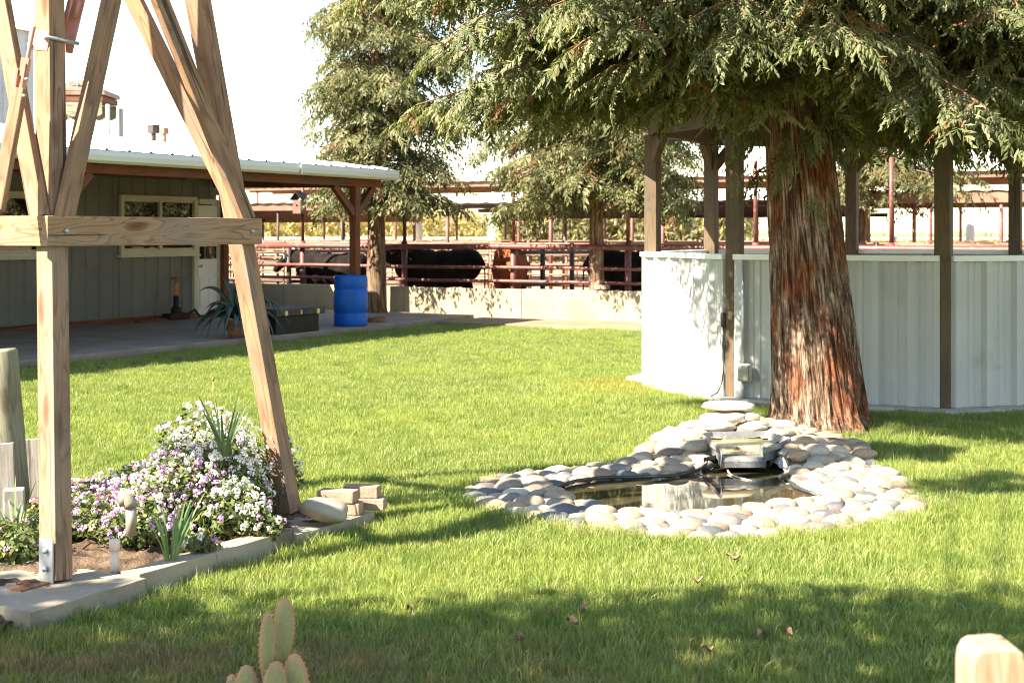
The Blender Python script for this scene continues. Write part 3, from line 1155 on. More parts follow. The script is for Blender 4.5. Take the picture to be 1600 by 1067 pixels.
pav = thing('pavilion', PC, 'eight-sided timber pavilion with white corrugated lower walls behind the big redwood', 'pavilion')
q = MB()
q.prism([tuple(oct_(k, PR + .30, 0).xy) for k in range(8)], -.05, .055)
tag(q.build('pavilion_slab', M['pale_concrete'], bevel=.012), kind='structure')

BEAM_Z = 2.76
for k in range(8):
    p = oct_(k, PR, 0)
    q = MB()
    q.beam(p + Vector((0, 0, .055)), p + Vector((0, 0, BEAM_Z)), .145, .145, N2)
    q.build('post', M['pav_wood'], pav, bevel=.006)
for k in range(8):
    a, b = oct_(k, PR, BEAM_Z + .12), oct_(k + 1, PR, BEAM_Z + .12)
    d = (b - a).normalized()
    out = Vector((d.y, -d.x, 0))
    q = MB()
    q.beam(a, b, .11, .24, out)
    q.build('ring_beam', M['pav_wood'], pav, bevel=.006)
    for s, e, sg in ((a, b, 1), (b, a, -1)):
        q = MB()
        q.beam(s + d * sg * .04 + Vector((0, 0, -.40)), s + d * sg * .30 + Vector((0, 0, -.10)), .08, .11, out)
        q.build('post_brace', M['pav_wood'], pav, bevel=.004)
for k in range(8):
    if k == 3: continue            # entrance side, away from the lawn
    a, b = oct_(k, PR, 0), oct_(k + 1, PR, 0)
    d = (b - a).normalized()
    out = Vector((d.y, -d.x, 0))
    a2, b2 = a + d * (-.052 if k == 0 else .02) + out * .078, b - d * .02 + out * .078
    q = MB()
    ribbed(q, a2, b2, .06, 1.41, out, .33, .045, .125, sub=(.34, .66))
    wp = q.build('wall_panel', M['panel'], pav)
    q = MB()
    q.beam(a2 + Vector((0, 0, 1.43)) + out * .0, b2 + Vector((0, 0, 1.43)) + out * .0, .115, .055, out)
    q.build('cap_trim', M['white_metal'], wp, bevel=.005)
# roof
ER = PR + .88
ez0, ez1, apz = 2.98, 3.20, 4.9
q = MB()
for k in range(8):
    q.add([oct_(k, ER + .02, ez1), oct_(k + 1, ER + .02, ez1), PC + Vector((0, 0, apz))], [(0, 1, 2)])
q.build('roof', M['shade_roof'], pav)
q = MB()
for k in range(8):
    q.add([oct_(k, ER - .03, ez0 + .14), PC + Vector((0, 0, apz - .12)), oct_(k + 1, ER - .03, ez0 + .14)], [(0, 1, 2)])
q.build('roof_lining', M['stain_wood'], pav)
for k in range(8):
    q = MB()
    a, b = oct_(k, ER, (ez0 + ez1) / 2), oct_(k + 1, ER, (ez0 + ez1) / 2)
    d = (b - a).normalized()
    q.beam(a, b, .04, ez1 - ez0 - .01, Vector((d.y, -d.x, 0)))
    q.build('fascia', M['fascia_wood'], pav)
    q = MB()
    q.beam(oct_(k, ER - .04, ez0 + .06), PC + Vector((0, 0, apz - .25)), .07, .14, Vector((-math.sin(PA + k * math.pi / 4), math.cos(PA + k * math.pi / 4), 0)))
    q.build('hip_rafter', M['stain_wood'], pav)

# electric box, conduit and hose by the near post
b0, b1 = oct_(1, PR, 0), oct_(2, PR, 0)
d = (b1 - b0).normalized()
out = Vector((d.y, -d.x, 0))
RB = Matrix((d, -out, Vector((0, 0, 1)))).transposed()
eb = thing('outlet_box', b0 + d * .17 + out * .09, 'grey outlet box on conduit beside the near pavilion post', 'outlet box')
q = MB()
q.obox(b0 + d * .155 + out * .16 + Vector((0, 0, .31)), (.13, .075, .17), RB)
q.build('box', M['gutter'], eb, bevel=.006)
q = MB()
q.obox(b0 + d * .155 + out * .21 + Vector((0, 0, .31)), (.11, .03, .15), RB)
q.build('cover', M['pvc_tan'], eb, bevel=.008)
q = MB()
q.tube([b0 + d * .125 + out * .135 + Vector((0, 0, z)) for z in (.056, .23)], .016, 8)
q.tube([b0 + d * .125 + out * .135 + Vector((0, 0, z)) for z in (.39, .8, 1.40)], .016, 8)
q.build('conduit', M['zinc'], eb)
hs = thing('hose_bib', b0 + out * .11, 'thin black hose hanging down the near pavilion post', 'hose')
h0 = b0 - N2 * .09 - U2 * .085
q = MB()
q.tube([h0 + Vector((-.00, 0, z)) for z in (.78, .6, .42, .28)] + [h0 + Vector((-.02, -.01, .18)), h0 + Vector((-.06, -.04, .10)), h0 + Vector((-.13, -.07, .066))], .009, 8)
q.build('hose', M['liner'], hs)
q = MB()
q.tube([h0 + Vector((0, 0, .74)), h0 + Vector((0, 0, .88))], .02, 8)
q.build('valve', M['dark_pipe'], hs)
# ================================================================== redwoods
def feather(p, ax, lat, up, l, w, segs, curl, out, fid, k):
    """narrow two-sided leaf spray with a folded midrib, tapering both ways and drooping to the tip"""
    rib, lf, rt = [], [], []
    for j in range(segs + 1):
        t = j / segs
        c = p + ax * (l * t) - up * (curl * l * t * t)
        ww = w * (math.sin(math.pi * (.10 + .84 * t)) ** .8 if j < segs else .05)
        rib.append(c)
        lf.append(c + lat * ww - up * ww * .35)
        rt.append(c - lat * ww - up * ww * .35)
    for j in range(segs):
        for a, b, c, d in ((rib[j], lf[j], lf[j + 1], rib[j + 1]), (rib[j], rib[j + 1], rt[j + 1], rt[j])):
            out += [(a, b, c), (a, c, d)]
            fid += [k, k]


def frond_fine(seed):
    """drooping redwood spray along +x built of narrow folded feathers"""
    r = np.random.default_rng(seed)
    tris, fid = [], []
    L, nf = .25, 17
    for i in range(nf):
        t = (i + .6) / nf
        s = 1 if i % 2 else -1
        a = s * (R(54 - 26 * t) + r.normal() * .22)
        p = np.array([t * L, .01 * r.normal(), -.09 * t * t])
        el = -.25 + .22 * r.normal()
        ax = np.array([math.cos(a) * math.cos(el), math.sin(a) * math.cos(el), math.sin(el)])
        lat = np.cross([0, 0, 1.0], ax); lat /= np.linalg.norm(lat)
        ro = r.normal() * .3
        up = np.cross(ax, lat)
        lat2 = lat * math.cos(ro) + up * math.sin(ro)
        up2 = np.cross(ax, lat2)
        l = .074 * (1 - .35 * t) * r.uniform(.65, 1.25)
        feather(p, ax, lat2, up2, l, 0.0105 * r.uniform(.8, 1.2), 2, .25 + .2 * r.random(), tris, fid, i)
    return np.array(tris, dtype=np.float32), np.array(fid)


def frond_coarse(seed):
    r = np.random.default_rng(seed)
    tris, fid = [], []
    L, nf = .40, 13
    for i in range(nf):
        t = (i + .6) / nf
        s = 1 if i % 2 else -1
        a = s * (R(54 - 24 * t) + r.normal() * .25)
        el = -.4 + .35 * r.normal()
        ax = np.array([math.cos(a) * math.cos(el), math.sin(a) * math.cos(el), math.sin(el)])
        lat = np.cross([0, 0, 1.0], ax); lat /= np.linalg.norm(lat)
        ro = r.normal() * .6
        up = np.cross(ax, lat)
        lat2 = lat * math.cos(ro) + up * math.sin(ro)
        p = np.array([t * L, .015 * r.normal(), -.10 * t * t])
        l = .14 * (1 - .35 * t) * r.uniform(.65, 1.25)
        w = .019 * r.uniform(.8, 1.2)
        q0, q1, q2 = p, p + ax * l * .5 - np.array([0, 0, .05 * l]), p + ax * l - np.array([0, 0, .25 * l])
        tris += [(q0, q1 + lat2 * w, q2), (q0, q2, q1 - lat2 * w)]
        fid += [i, i]
    return np.array(tris, dtype=np.float32), np.array(fid)


FINE = [frond_fine(s) for s in range(6)]
COARSE = [frond_coarse(s) for s in range(5)]


def rot_from(x, roll):
    """rows: x axis, y axis, z axis for many frond directions"""
    x = x / np.linalg.norm(x, axis=1)[:, None]
    up = np.tile(np.array([0, 0, 1.0]), (len(x), 1)) + roll
    y = np.cross(up, x)
    y /= np.linalg.norm(y, axis=1)[:, None] + 1e-9
    z = np.cross(x, y)
    return np.stack([x, y, z], 1)


def plant_fronds(P, D, scale, templates, r, tint_mu=.5, tint_sd=.2, dead=.035):
    """join copies of the spray templates into one triangle soup"""
    P, D = np.array(P, dtype=np.float32), np.array(D, dtype=np.float32)
    n = len(P)
    Rm = rot_from(D, r.normal(size=(n, 3)) * np.array([.45, .45, .1]))
    ch = r.integers(0, len(templates), n)
    V, T = [], []
    base = np.clip(r.normal(tint_mu, tint_sd, n), .02, .86)
    deadm = r.random(n) < dead
    base[deadm] = r.uniform(.93, 1.0, deadm.sum())
    for t, (tp, fid) in enumerate(templates):
        ix = np.nonzero(ch == t)[0]
        if not len(ix): continue
        X = np.einsum('tvk,nkj->ntvj', tp, Rm[ix]) * (scale * r.uniform(.75, 1.25, len(ix)))[:, None, None, None] + P[ix][:, None, None, :]
        V.append(X.reshape(-1, 3))
        jit = r.normal(0, .07, (len(ix), fid.max() + 1))
        tt = base[ix][:, None] + jit[:, fid]
        tt = np.where(deadm[ix][:, None], base[ix][:, None], np.clip(tt, 0, .88))
        T.append(tt.reshape(-1))
    return np.concatenate(V).astype(np.float32), np.concatenate(T)


def grow(base_fn, branches, r, sub_gap, frond_gap, sub_len=.75, hang=.35, lift=.0):
    """branches: (azimuth, z0, length, rise, droop). returns frond points, directions, limb polylines"""
    P, D, limbs = [], [], []
    for az, z0, L, rise, droop in branches:
        o = base_fn(z0)
        h = Vector((math.cos(az), math.sin(az), 0))
        sd = Vector((-h.y, h.x, 0))
        bend = r.normal() * .25

        def pt(t):
            return o + h * (L * t) + sd * (L * bend * t * t) + Vector((0, 0, L * (rise * t - droop * t * t)))
        pts = [pt(i / 9) for i in range(10)]
        limbs.append((pts, [max(.005, .006 + .011 * L * (1 - i / 9) ** 1.3) for i in range(10)]))
        s = .16 * L
        k = 0
        while s < L:
            t = s / L
            p = pt(t)
            tang = (pt(min(1, t + .05)) - pt(t - .05)).normalized()
            sg = 1 if k % 2 else -1
            a = R(62 - 25 * t) * sg + r.normal() * .2
            dirn = (tang * math.cos(a) + sd * math.sin(a)).normalized()
            sl = sub_len * (1 - .62 * t) * r.uniform(.55, 1.15)
            dz = -.10 - .7 * hang * r.random()
            m = max(2, int(sl / frond_gap))
            poly = []
            for j in range(m + 1):
                q = p + dirn * (sl * j / m) + Vector((0, 0, dz * sl * (j / m) ** 2 * 1.4))
                poly.append(q)
                if j:
                    fa = a + (1 if (j + k) % 2 else -1) * R(38) + r.normal() * .25
                    fd = tang * math.cos(fa) + sd * math.sin(fa)
                    P.append(tuple(q))
                    D.append((fd.x, fd.y, fd.z - .14 - hang * r.random() + lift))
            if sl > .3: limbs.append((poly[::2] if len(poly) > 4 else poly, [.006] * len(poly[::2] if len(poly) > 4 else poly)))
            s += sub_gap * r.uniform(.7, 1.3)
            k += 1
        e = pt(1)
        P.append(tuple(e)); D.append((h.x, h.y, -.4))
    return P, D, limbs


M['redwood_leaf'] = leafy('redwood_leaf', [(0, (.058, .069, .024)), (.35, (.128, .142, .052)), (.62, (.235, .238, .108)), (.88, (.39, .37, .21)), (.92, (.17, .075, .03)), (1, (.24, .115, .05))], .44)
M['far_leaf'] = leafy('far_redwood_leaf', [(0, (.055, .062, .021)), (.4, (.118, .122, .044)), (.7, (.205, .195, .084)), (.88, (.32, .29, .145)), (.92, (.20, .10, .045)), (1, (.26, .14, .07))], .42)


def trunk_mesh(name, mat_, parent, base_fn, prof, n=96, rows=150, ridge=.03, seed=0.0, fl=.0):
    vs, wc, fs = [], [], []
    zmax = prof[-1][0]

    def rad(z):
        for (za, ra), (zb, rb) in zip(prof, prof[1:]):
            if z <= zb: return ra + (rb - ra) * (z - za) / (zb - za)
        return prof[-1][1]
    for i in range(rows + 1):
        z = zmax * (i / rows) ** 1.25
        c = base_fn(z)
        for k in range(n):
            a = 2 * math.pi * k / n
            ca, sa = math.cos(a), math.sin(a)
            r0 = rad(z)
            q = Vector((ca * 6.5, sa * 6.5, z * .7 + seed))
            w = noise.noise(q) * .5 + .3 * noise.noise(Vector((ca * 15, sa * 15, z * 1.6 + seed))) + .25 * noise.noise(Vector((ca * 30, sa * 30, z * 4.5 + seed)))
            lob = noise.noise(Vector((ca * 1.6, sa * 1.6, seed)))
            rr = r0 * (1 + fl * lob * math.exp(-z * 2.2)) + ridge * (min(abs(w) * 2.6, .8) - .4) * (r0 / .35)
            vs.append((c.x + ca * rr, c.y + sa * rr, c.z))
            wc.append((ca * r0 + .4 * w * .05, sa * r0, z))
    for i in range(rows):
        for k in range(n):
            a, b = i * n + k, i * n + (k + 1) % n
            fs.append((a, b, b + n, a + n))
    m = MB()
    m.add(vs, fs, 0, wc, True)
    return m.build(name, mat_, parent)


# ---- the big redwood beside the pond
T0 = Vector((2.645, 12.17, 0))


def big_axis(z): return Vector((T0.x - .082 * z + .004 * z * z, T0.y + .02 * z, z))


big = thing('redwood_tree', T0, 'huge redwood with thick shaggy reddish trunk beside the stone pond', 'tree', 'redwoods around the lawn')
tr_ = trunk_mesh('trunk', M['redwood_bark'], big, big_axis, [(-.06, .50), (0, .46), (.15, .41), (.5, .375), (1.2, .33), (2.2, .285), (4, .235), (7, .16), (9.5, .03)], 230, 210, .038, 3.1, .30)
q = MB()
vs = [(T0.x, T0.y - .1, .012)]
for i in range(40):
    a = 2 * math.pi * i / 40
    rr = .60 + .12 * noise.noise(Vector((math.cos(a) * 2, math.sin(a) * 2, 7)))
    vs.append((T0.x + .08 + rr * 1.15 * math.cos(a), T0.y + rr * .8 * math.sin(a), .008))
q.add(vs, [(0, i + 1, (i + 1) % 40 + 1) for i in range(40)])
tag(q.build('bare_soil', M['soil']), kind='structure')
rb = np.random.default_rng(5)
BR = []


def fan(cnt, a0, a1, z0, z1, l0, l1, rise, droop):
    for i in range(cnt):
        BR.append((R(a0 + (a1 - a0) * (i + rb.random()) / cnt), rb.uniform(z0, z1), rb.uniform(l0, l1), rise + rb.normal() * .04, droop * rb.uniform(.7, 1.3)))


fan(15, 168, 218, 3.05, 3.9, 2.0, 2.9, .06, .20)
fan(9, 164, 214, 3.6, 4.5, 2.9, 3.55, .06, .15)       # left, over the lawn
fan(5, 205, 240, 3.0, 3.9, 2.0, 3.0, .05, .22)
fan(7, 232, 284, 3.75, 4.7, 2.6, 3.5, .05, .10)      # high boughs reaching towards the camera
fan(5, 200, 255, 2.95, 3.4, 1.2, 2.1, .04, .17)        # low growth in front of the pavilion beam
fan(8, 238, 285, 3.3, 4.1, 1.5, 2.7, .08, .26)         # towards the camera
fan(13, 285, 345, 2.95, 4.1, 2.0, 3.3, .03, .20)
fan(13, -18, 40, 2.9, 4.1, 2.5, 3.8, .03, .19)        # right
fan(7, 40, 125, 3.35, 4.4, 2.4, 3.8, .05, .12)         # back, over the pavilion roof
P, D, limbs = grow(big_axis, BR, rb, .080, .055, .95, .38)
# short growth low on the trunk
for i in range(60):
    a = rb.uniform(0, 2 * math.pi)
    z = rb.uniform(2.25, 3.4)
    c = big_axis(z)
    for j in range(3):
        rr = .36 + .1 * j
        P.append((c.x + math.cos(a) * rr, c.y + math.sin(a) * rr, z - .05 * j)); D.append((math.cos(a + rb.normal() * .5), math.sin(a + rb.normal() * .5), -1.0))
for a, z, n_ in ((4.75, 1.98, 3), (4.3, 2.5, 6), (5.3, 2.6, 7)):
    c = big_axis(z)
    for j in range(n_):
        P.append((c.x + math.cos(a) * (.37 + .03 * j), c.y + math.sin(a) * (.37 + .03 * j), z - .03 * j)); D.append((math.cos(a + rb.normal()), math.sin(a + rb.normal()), -.7))
print('big tree fronds', len(P))
V1, T1 = plant_fronds(P, D, 1.0, FINE, rb, .44, .18)
# upper crown, above the picture
BR2 = []
for i in range(82):
    z = 4.2 + 5.2 * i / 82
    f = 1 - (z - 4.2) / 6.4
    az = rb.uniform(0, 2 * math.pi)
    if R(160) < az < R(243) and i % 5 < 4: continue      # thin on the sunny lawn side
    BR2.append((az, z, (.6 + 2.5 * f) * rb.uniform(.75, 1.1), .12, .2))
P2, D2, limbs2 = grow(big_axis, BR2, rb, .19, .16, .8, .3)
V2, T2 = plant_fronds(P2, D2, 1.25, COARSE, rb, .45, .16)
fast_mesh('crown', np.concatenate([V1, V2]), 3, M['redwood_leaf'], big, tint=np.concatenate([T1, T2]))
q = MB()
for pts, rad in limbs + [l for l in limbs2 if l[1][0] > .01]:
    q.tube(pts, rad, 6, cap=False)
q.build('limbs', M['branch'], big)


# ---- the smaller redwoods along the yard
def far_redwood(label, base, h, zlow, rfun, r0, nb, seed, sub_gap=.2, fr=.15, sc=1.0, lean=(0, 0)):
    r = np.random.default_rng(seed)
    t = thing('redwood_tree', base, label, 'tree', 'redwoods around the lawn')

    def ax(z): return Vector((base.x + lean[0] * z, base.y + lean[1] * z, z))
    trunk_mesh('trunk', M['thin_bark'], t, ax, [(0, r0 * 1.15), (.2, r0 * .95), (1.5, r0 * .80), (4, r0 * .6), (h, .02)], 44, 90, .022, seed, .3)
    br = []
    for i in range(nb):
        z = zlow + (h - zlow) * (i / nb) ** 1.1
        az = r.uniform(0, 2 * math.pi)
        L = rfun(z, az) * r.uniform(.65, 1.1)
        br.append((az, z + .25, max(.3, L), .10, .26))
    P, D, limbs = grow(ax, br, r, sub_gap, fr, .62, .4)
    V, T = plant_fronds(P, D, sc, COARSE, r, .5, .2, .05)
    fast_mesh('crown', V, 3, M['far_leaf'], t, tint=T)
    q = MB()
    for pts, rad in limbs:
        if rad[0] > .01: q.tube(pts, [a * .8 for a in rad], 5, cap=False)
    q.build('limbs', M['branch'], t)
    print(label, len(P))


b1 = G(588, 496); b1.z = 0.05
far_redwood('slender redwood by the blue barrel, leaning trunk bare to eye level', b1, 9.5, 2.15,
            lambda z, a: (1.38 if z < 6.5 else .6 + .78 * (9.5 - z) / 3) * (1.30 if math.cos(a) > .2 else .88), .22, 185, 21, .12, .095, .98)
b2 = G(932, 503); b2.z = 0.05
far_redwood('slim redwood with rounded low crown between the barrel and the pavilion', b2, 8.2, 2.15,
            lambda z, a: 2.05 * min(1, (8.5 - z) / 3.4) , .165, 200, 22, .115, .085, .95)
b3 = Vector(((1350 - 800) * 36 / F, 36, 0))
far_redwood('distant redwood seen through the pavilion openings on the right', b3, 6.5, 2.45,
            lambda z, a: (3.0 if math.cos(a) > .3 else 1.4) * min(1, (6.8 - z) / 3), .2, 90, 23, .17, .13, 1.1)


# ---- two broad trees left of the camera; the photograph shows only their shade
def shade_tree(label, base, clumps, seed):
    r = np.random.default_rng(seed)
    t = thing('shade_tree', base, label, 'tree')
    q = MB()
    top = Vector((base.x + .1, base.y, 3.4))
    q.tube([base, base + Vector((.04, .02, 1.2)), base + Vector((.0, .0, 2.4)), top], [.24, .17, .15, .13], 14)
    for c, rr in clumps:
        m_ = (top + Vector(c)) / 2 + Vector((0, 0, .2))
        k_ = .18 if rr < .65 else 1
        q.tube([top, m_, Vector(c)], [.09 * k_, .06 * k_, .03 * k_], 8)
    q.build('trunk', M['thin_bark'], t)
    qs, ts = [], []
    for c, rr in clumps:
        n = int(850 * rr * rr)
        d = r.normal(size=(n, 3)); d /= np.linalg.norm(d, axis=1)[:, None]
        p = np.array(c) + d * (rr * r.random(n) ** .45)[:, None] * np.array([1, 1, .75])
        a = r.normal(size=(n, 3)); a /= np.linalg.norm(a, axis=1)[:, None]
        b = np.cross(a, r.normal(size=(n, 3))); b /= np.linalg.norm(b, axis=1)[:, None]
        s = r.uniform(.06, .12, n)[:, None]
        qs.append(np.stack([p - a * s, p + b * s * .5, p + a * s, p - b * s * .5], 1).reshape(-1, 3))
        ts.append(np.clip(r.normal(.5, .2, n), 0, .85))
    fast_mesh('crown', np.concatenate(qs), 4, M['far_leaf'], t, tint=np.concatenate(ts))


def shadow_clump(X, Y, z, r):
    """clump centre whose shade falls at ground point (X, Y)"""
    k = 1 / math.tan(SUN_EL)
    h = Vector((-SUN_DIR.x, -SUN_DIR.y, 0)).normalized()
    return (Vector((X - h.x * k * z, Y - h.y * k * z, z)), r)


shade_tree('broad leafy tree left of the camera shading the lawn', Vector((-7.2, 2.2, 0)),
           [shadow_clump(X, Y + .14, z, r) for X, Y, z, r in ((-4.6, 5.2, 5.0, 1.1), (-3.4, 5.0, 5.2, 1.05), (-2.5, 5.45, 4.8, .95), (-1.5, 5.30, 5.0, 1.05), (-.5, 5.25, 5.1, 1.0), (-2.6, 4.5, 5.0, .85), (-1.5, 4.4, 5.2, .85), (-.5, 4.4, 5.0, .8))], 31)
shade_tree('second broad leafy tree left of the camera shading the lawn', Vector((-2.6, 1.6, 0)),
           [shadow_clump(X, Y + .14, z, r) for X, Y, z, r in ((.3, 5.6, 4.9, .85), (1.3, 5.45, 5.0, 1.0), (2.3, 5.6, 5.1, .95), (3.3, 5.5, 4.9, 1.05), (4.4, 5.4, 5.0, 1.1), (.4, 4.5, 4.9, .75), (1.2, 4.6, 5.0, .6), (2.85, 9.05, 6.4, .34), (3.3, 9.25, 6.9, .42), (3.85, 9.05, 6.5, .44), (4.5, 9.2, 6.8, .5))], 32)
# ================================================================== stone pond
ctrl = [(728, 776, 0), (755, 753, 0), (800, 743, 0), (850, 736, .02), (905, 731, .03), (960, 724, .04), (992, 714, .05), (1004, 697, .08),
        (1030, 677, .12), (1068, 664, .14), (1100, 655, .15), (1178, 652, .15), (1225, 663, .13), (1290, 680, .09), (1332, 693, .06),
        (1372, 734, .0), (1420, 769, 0), (1446, 796, 0), (1400, 814, 0), (1300, 829, 0), (1160, 841, 0), (1040, 842, 0), (930, 831, 0),
        (840, 814, 0), (762, 793, 0)]
OUT = [G(*c) for c in ctrl]
OUT = [Vector((1.1 + (p.x - 1.1) * 1.035, 9.2 + (p.y - 9.2) * (1.05 if p.y < 9.2 else 1.0), p.z)) for p in OUT]
inner_px = [(868, 767), (900, 757), (940, 752), (1000, 751), (1050, 749), (1085, 742), (1105, 735), (1130, 730), (1200, 731), (1232, 738),
            (1228, 750), (1244, 765), (1282, 779), (1240, 786), (1180, 791), (1130, 798), (1080, 804), (1000, 803), (958, 798), (918, 789), (888, 777)]
INN = [G(px, py, 0) for px, py in inner_px]
ZR = .175
BAS = [G(1093, 677, ZR), G(1110, 674, ZR), G(1195, 673, ZR), G(1238, 684, ZR), G(1222, 692, ZR), G(1196, 699, ZR), G(1122, 699, ZR)]
hp = [(p.x, p.y, p.z) for p in OUT] + [(p.x, p.y, .015) for p in INN] + [(p.x, p.y, ZR - .02) for p in BAS]
HPA = np.array(hp)


def pond_h(x, y):
    d = (HPA[:, 0] - x) ** 2 + (HPA[:, 1] - y) ** 2 + 1e-5
    w = 1 / d ** 1.5
    return float((w * HPA[:, 2]).sum() / w.sum())


def inside(x, y, poly):
    c = False
    j = len(poly) - 1
    for i in range(len(poly)):
        a, b = poly[i], poly[j]
        if (a[1] > y) != (b[1] > y) and x < (b[0] - a[0]) * (y - a[1]) / (b[1] - a[1]) + a[0]: c = not c
        j = i
    return c


def edge_dist(x, y, poly):
    best = 9
    for i in range(len(poly)):
        a, b = poly[i], poly[(i + 1) % len(poly)]
        dx, dy = b[0] - a[0], b[1] - a[1]
        t = max(0, min(1, ((x - a[0]) * dx + (y - a[1]) * dy) / (dx * dx + dy * dy + 1e-9)))
        best = min(best, math.hypot(x - a[0] - dx * t, y - a[1] - dy * t))
    return best


pond = thing('garden_pond', (1.2, 9.2, 0), 'small garden pond with a wide rim of pale river stones', 'pond')
# mortar bed
q = MB()
cs = .05
xs0, xs1 = min(p.x for p in OUT) - .05, max(p.x for p in OUT) + .05
ys0, ys1 = min(p.y for p in OUT) - .05, max(p.y for p in OUT) + .05
nx, ny = int((xs1 - xs0) / cs) + 1, int((ys1 - ys0) / cs) + 1
ids = {}
vs, fs = [], []


def vid(i, j):
    if (i, j) not in ids:
        x, y = xs0 + i * cs, ys0 + j * cs
        e = edge_dist(x, y, OUT)
        io = inside(x, y, OUT)
        z = pond_h(x, y) * (1 if io else 0) - (.015 if io else .03)
        if io and e < .06: z = z * e / .06 - .01
        z += .008 * noise.noise(Vector((x * 14, y * 14, 0)))
        ids[(i, j)] = len(vs)
        vs.append((x, y, z))
    return ids[(i, j)]


for i in range(nx):
    for j in range(ny):
        x, y = xs0 + (i + .5) * cs, ys0 + (j + .5) * cs
        if inside(x, y, OUT) and not (inside(x, y, INN) and edge_dist(x, y, INN) > .03) and not (inside(x, y, BAS) and edge_dist(x, y, BAS) > .05):
            fs.append((vid(i, j), vid(i + 1, j), vid(i + 1, j + 1), vid(i, j + 1)))
q.add(vs, fs, 0, None, True)
q.build('mortar_bed', M['mortar'], pond)

# water and black liner
q = MB()
cw = sum(INN, Vector()) / len(INN)
q.poly([(p.x + (p.x - cw.x) * .05, p.y + (p.y - cw.y) * .06, .007) for p in INN][::-1])
o = q.build('water', M['pond_water'], pond)
if o.data.polygons[0].normal.z < 0: o.data.flip_normals()
q = MB()
rim = INN[20:] + INN[:8]
q.tube([Vector((p.x, p.y, .026)) for p in rim], [.010] + [.012] * (len(rim) - 2) + [.010], 8)
q.tube([Vector((p.x, p.y, .016)) for p in INN[9:13]], [.012, .014, .014, .01], 8)
# shadowed liner wall below the spillway
lw_ = [G(1100, 736), G(1130, 729), G(1200, 729), G(1236, 737)]
for a, b in zip(lw_, lw_[1:]):
    q.add([(a.x, a.y + .01, -.05), (b.x, b.y + .01, -.05), (b.x, b.y + .03, .09), (a.x, a.y + .03, .09)], [(0, 1, 2, 3)])
q.build('liner', M['liner'], pond)

# river stones, set close together by dart throwing
rs = random.Random(8)
spots = []


def try_stone(rx, tries, gap):
    for _ in range(tries):
        x, y = rs.uniform(xs0, xs1), rs.uniform(ys0, ys1)
        if not inside(x, y, OUT): continue
        if edge_dist(x, y, OUT) < rx * .55: continue
        if inside(x, y, INN) or edge_dist(x, y, INN) < rx * .80 + .012: continue
        if inside(x, y, BAS) or edge_dist(x, y, BAS) < rx * .55: continue
        if all(math.hypot((x - s[0]), (y - s[1]) * 1.18) > (rx + s[2]) * gap for s in spots):
            spots.append((x, y, rx))


for rx, tr, gap in ((.098, 500, .90), (.082, 3500, .84), (.068, 9000, .80), (.055, 12000, .78), (.044, 12000, .78), (.033, 9000, .8)):
    try_stone(rx, tr, gap)
print('stones', len(spots))
order = sorted(range(len(spots)), key=lambda i: -spots[i][2] / spots[i][1])


def stone_into(mb, s):
    x, y, r = s
    an = rs.uniform(-.5, .5)
    flat = rs.uniform(.44, .62)
    Mr = Matrix.Rotation(an, 3, 'Z') @ Matrix.Rotation(rs.uniform(-.18, .18), 3, 'X') @ Matrix.Rotation(rs.uniform(-.16, .16), 3, 'Y')
    hz = r * flat
    z = pond_h(x, y) + hz * .02 - .004
    mb.blob((x, y, z), (r * rs.uniform(.98, 1.14), r * rs.uniform(.74, .92), hz), Mr, seg=18, ring=11, amp=.16, freq=1.3, p=.88)


def set_tint(o, vals):
    a = o.data.attributes.new('tint', 'FLOAT', 'FACE')
    a.data.foreach_set('value', np.array(vals, dtype=np.float32))


def tone():
    t = rs.random()
    return t


rest = MB()
rest_t = []
for k, i in enumerate(order):
    s = spots[i]
    # grey stones sit mostly on the front and left arms
    t = rs.random() * .64 if rs.random() < (.60 if s[1] < 9.7 else .88) else rs.uniform(.68, 1)
    if k < 99:
        q = MB()
        stone_into(q, s)
        o = q.build('stone', M['stone'], pond)
        set_tint(o, [t] * len(q.f))
    else:
        n0 = len(rest.f)
        stone_into(rest, s)
        rest_t += [t] * (len(rest.f) - n0)
if rest.f:
    o = rest.build('small_stones', M['stone'], pond)
    set_tint(o, rest_t)
    o['kind'] = 'stuff'
    o['label'] = 'smaller river stones filling the pond rim'

# grey spillway tray
tray = thing('spillway_tray', G(1160, 690, ZR), 'grey plastic spillway tray pouring into the stone pond', 'spillway')
q = MB()
ZB = .065
cb = sum(BAS, Vector()) / len(BAS)
outr = [Vector((p.x, p.y, ZR)) for p in BAS]
inr = [Vector((cb.x + (p.x - cb.x) * .955, cb.y + (p.y - cb.y) * .93, ZR + .003)) for p in BAS]
low = [Vector((cb.x + (p.x - cb.x) * .90, cb.y + (p.y - cb.y) * .86, ZB)) for p in BAS]
bot = [Vector((p.x, p.y, ZR - .035)) for p in BAS]
k = len(BAS)
vs = bot + outr + inr + low
fs = []
for r_ in range(3):
    for i in range(k):
        if r_ in (1, 2) and i == k - 2 and r_ >= 1: continue      # open front for the spout
        if r_ == 0 and i == k - 2: continue
        fs.append((r_ * k + i, r_ * k + (i + 1) % k, (r_ + 1) * k + (i + 1) % k, (r_ + 1) * k + i))
fs.append(tuple(3 * k + i for i in range(k)))
q.add(vs, fs)
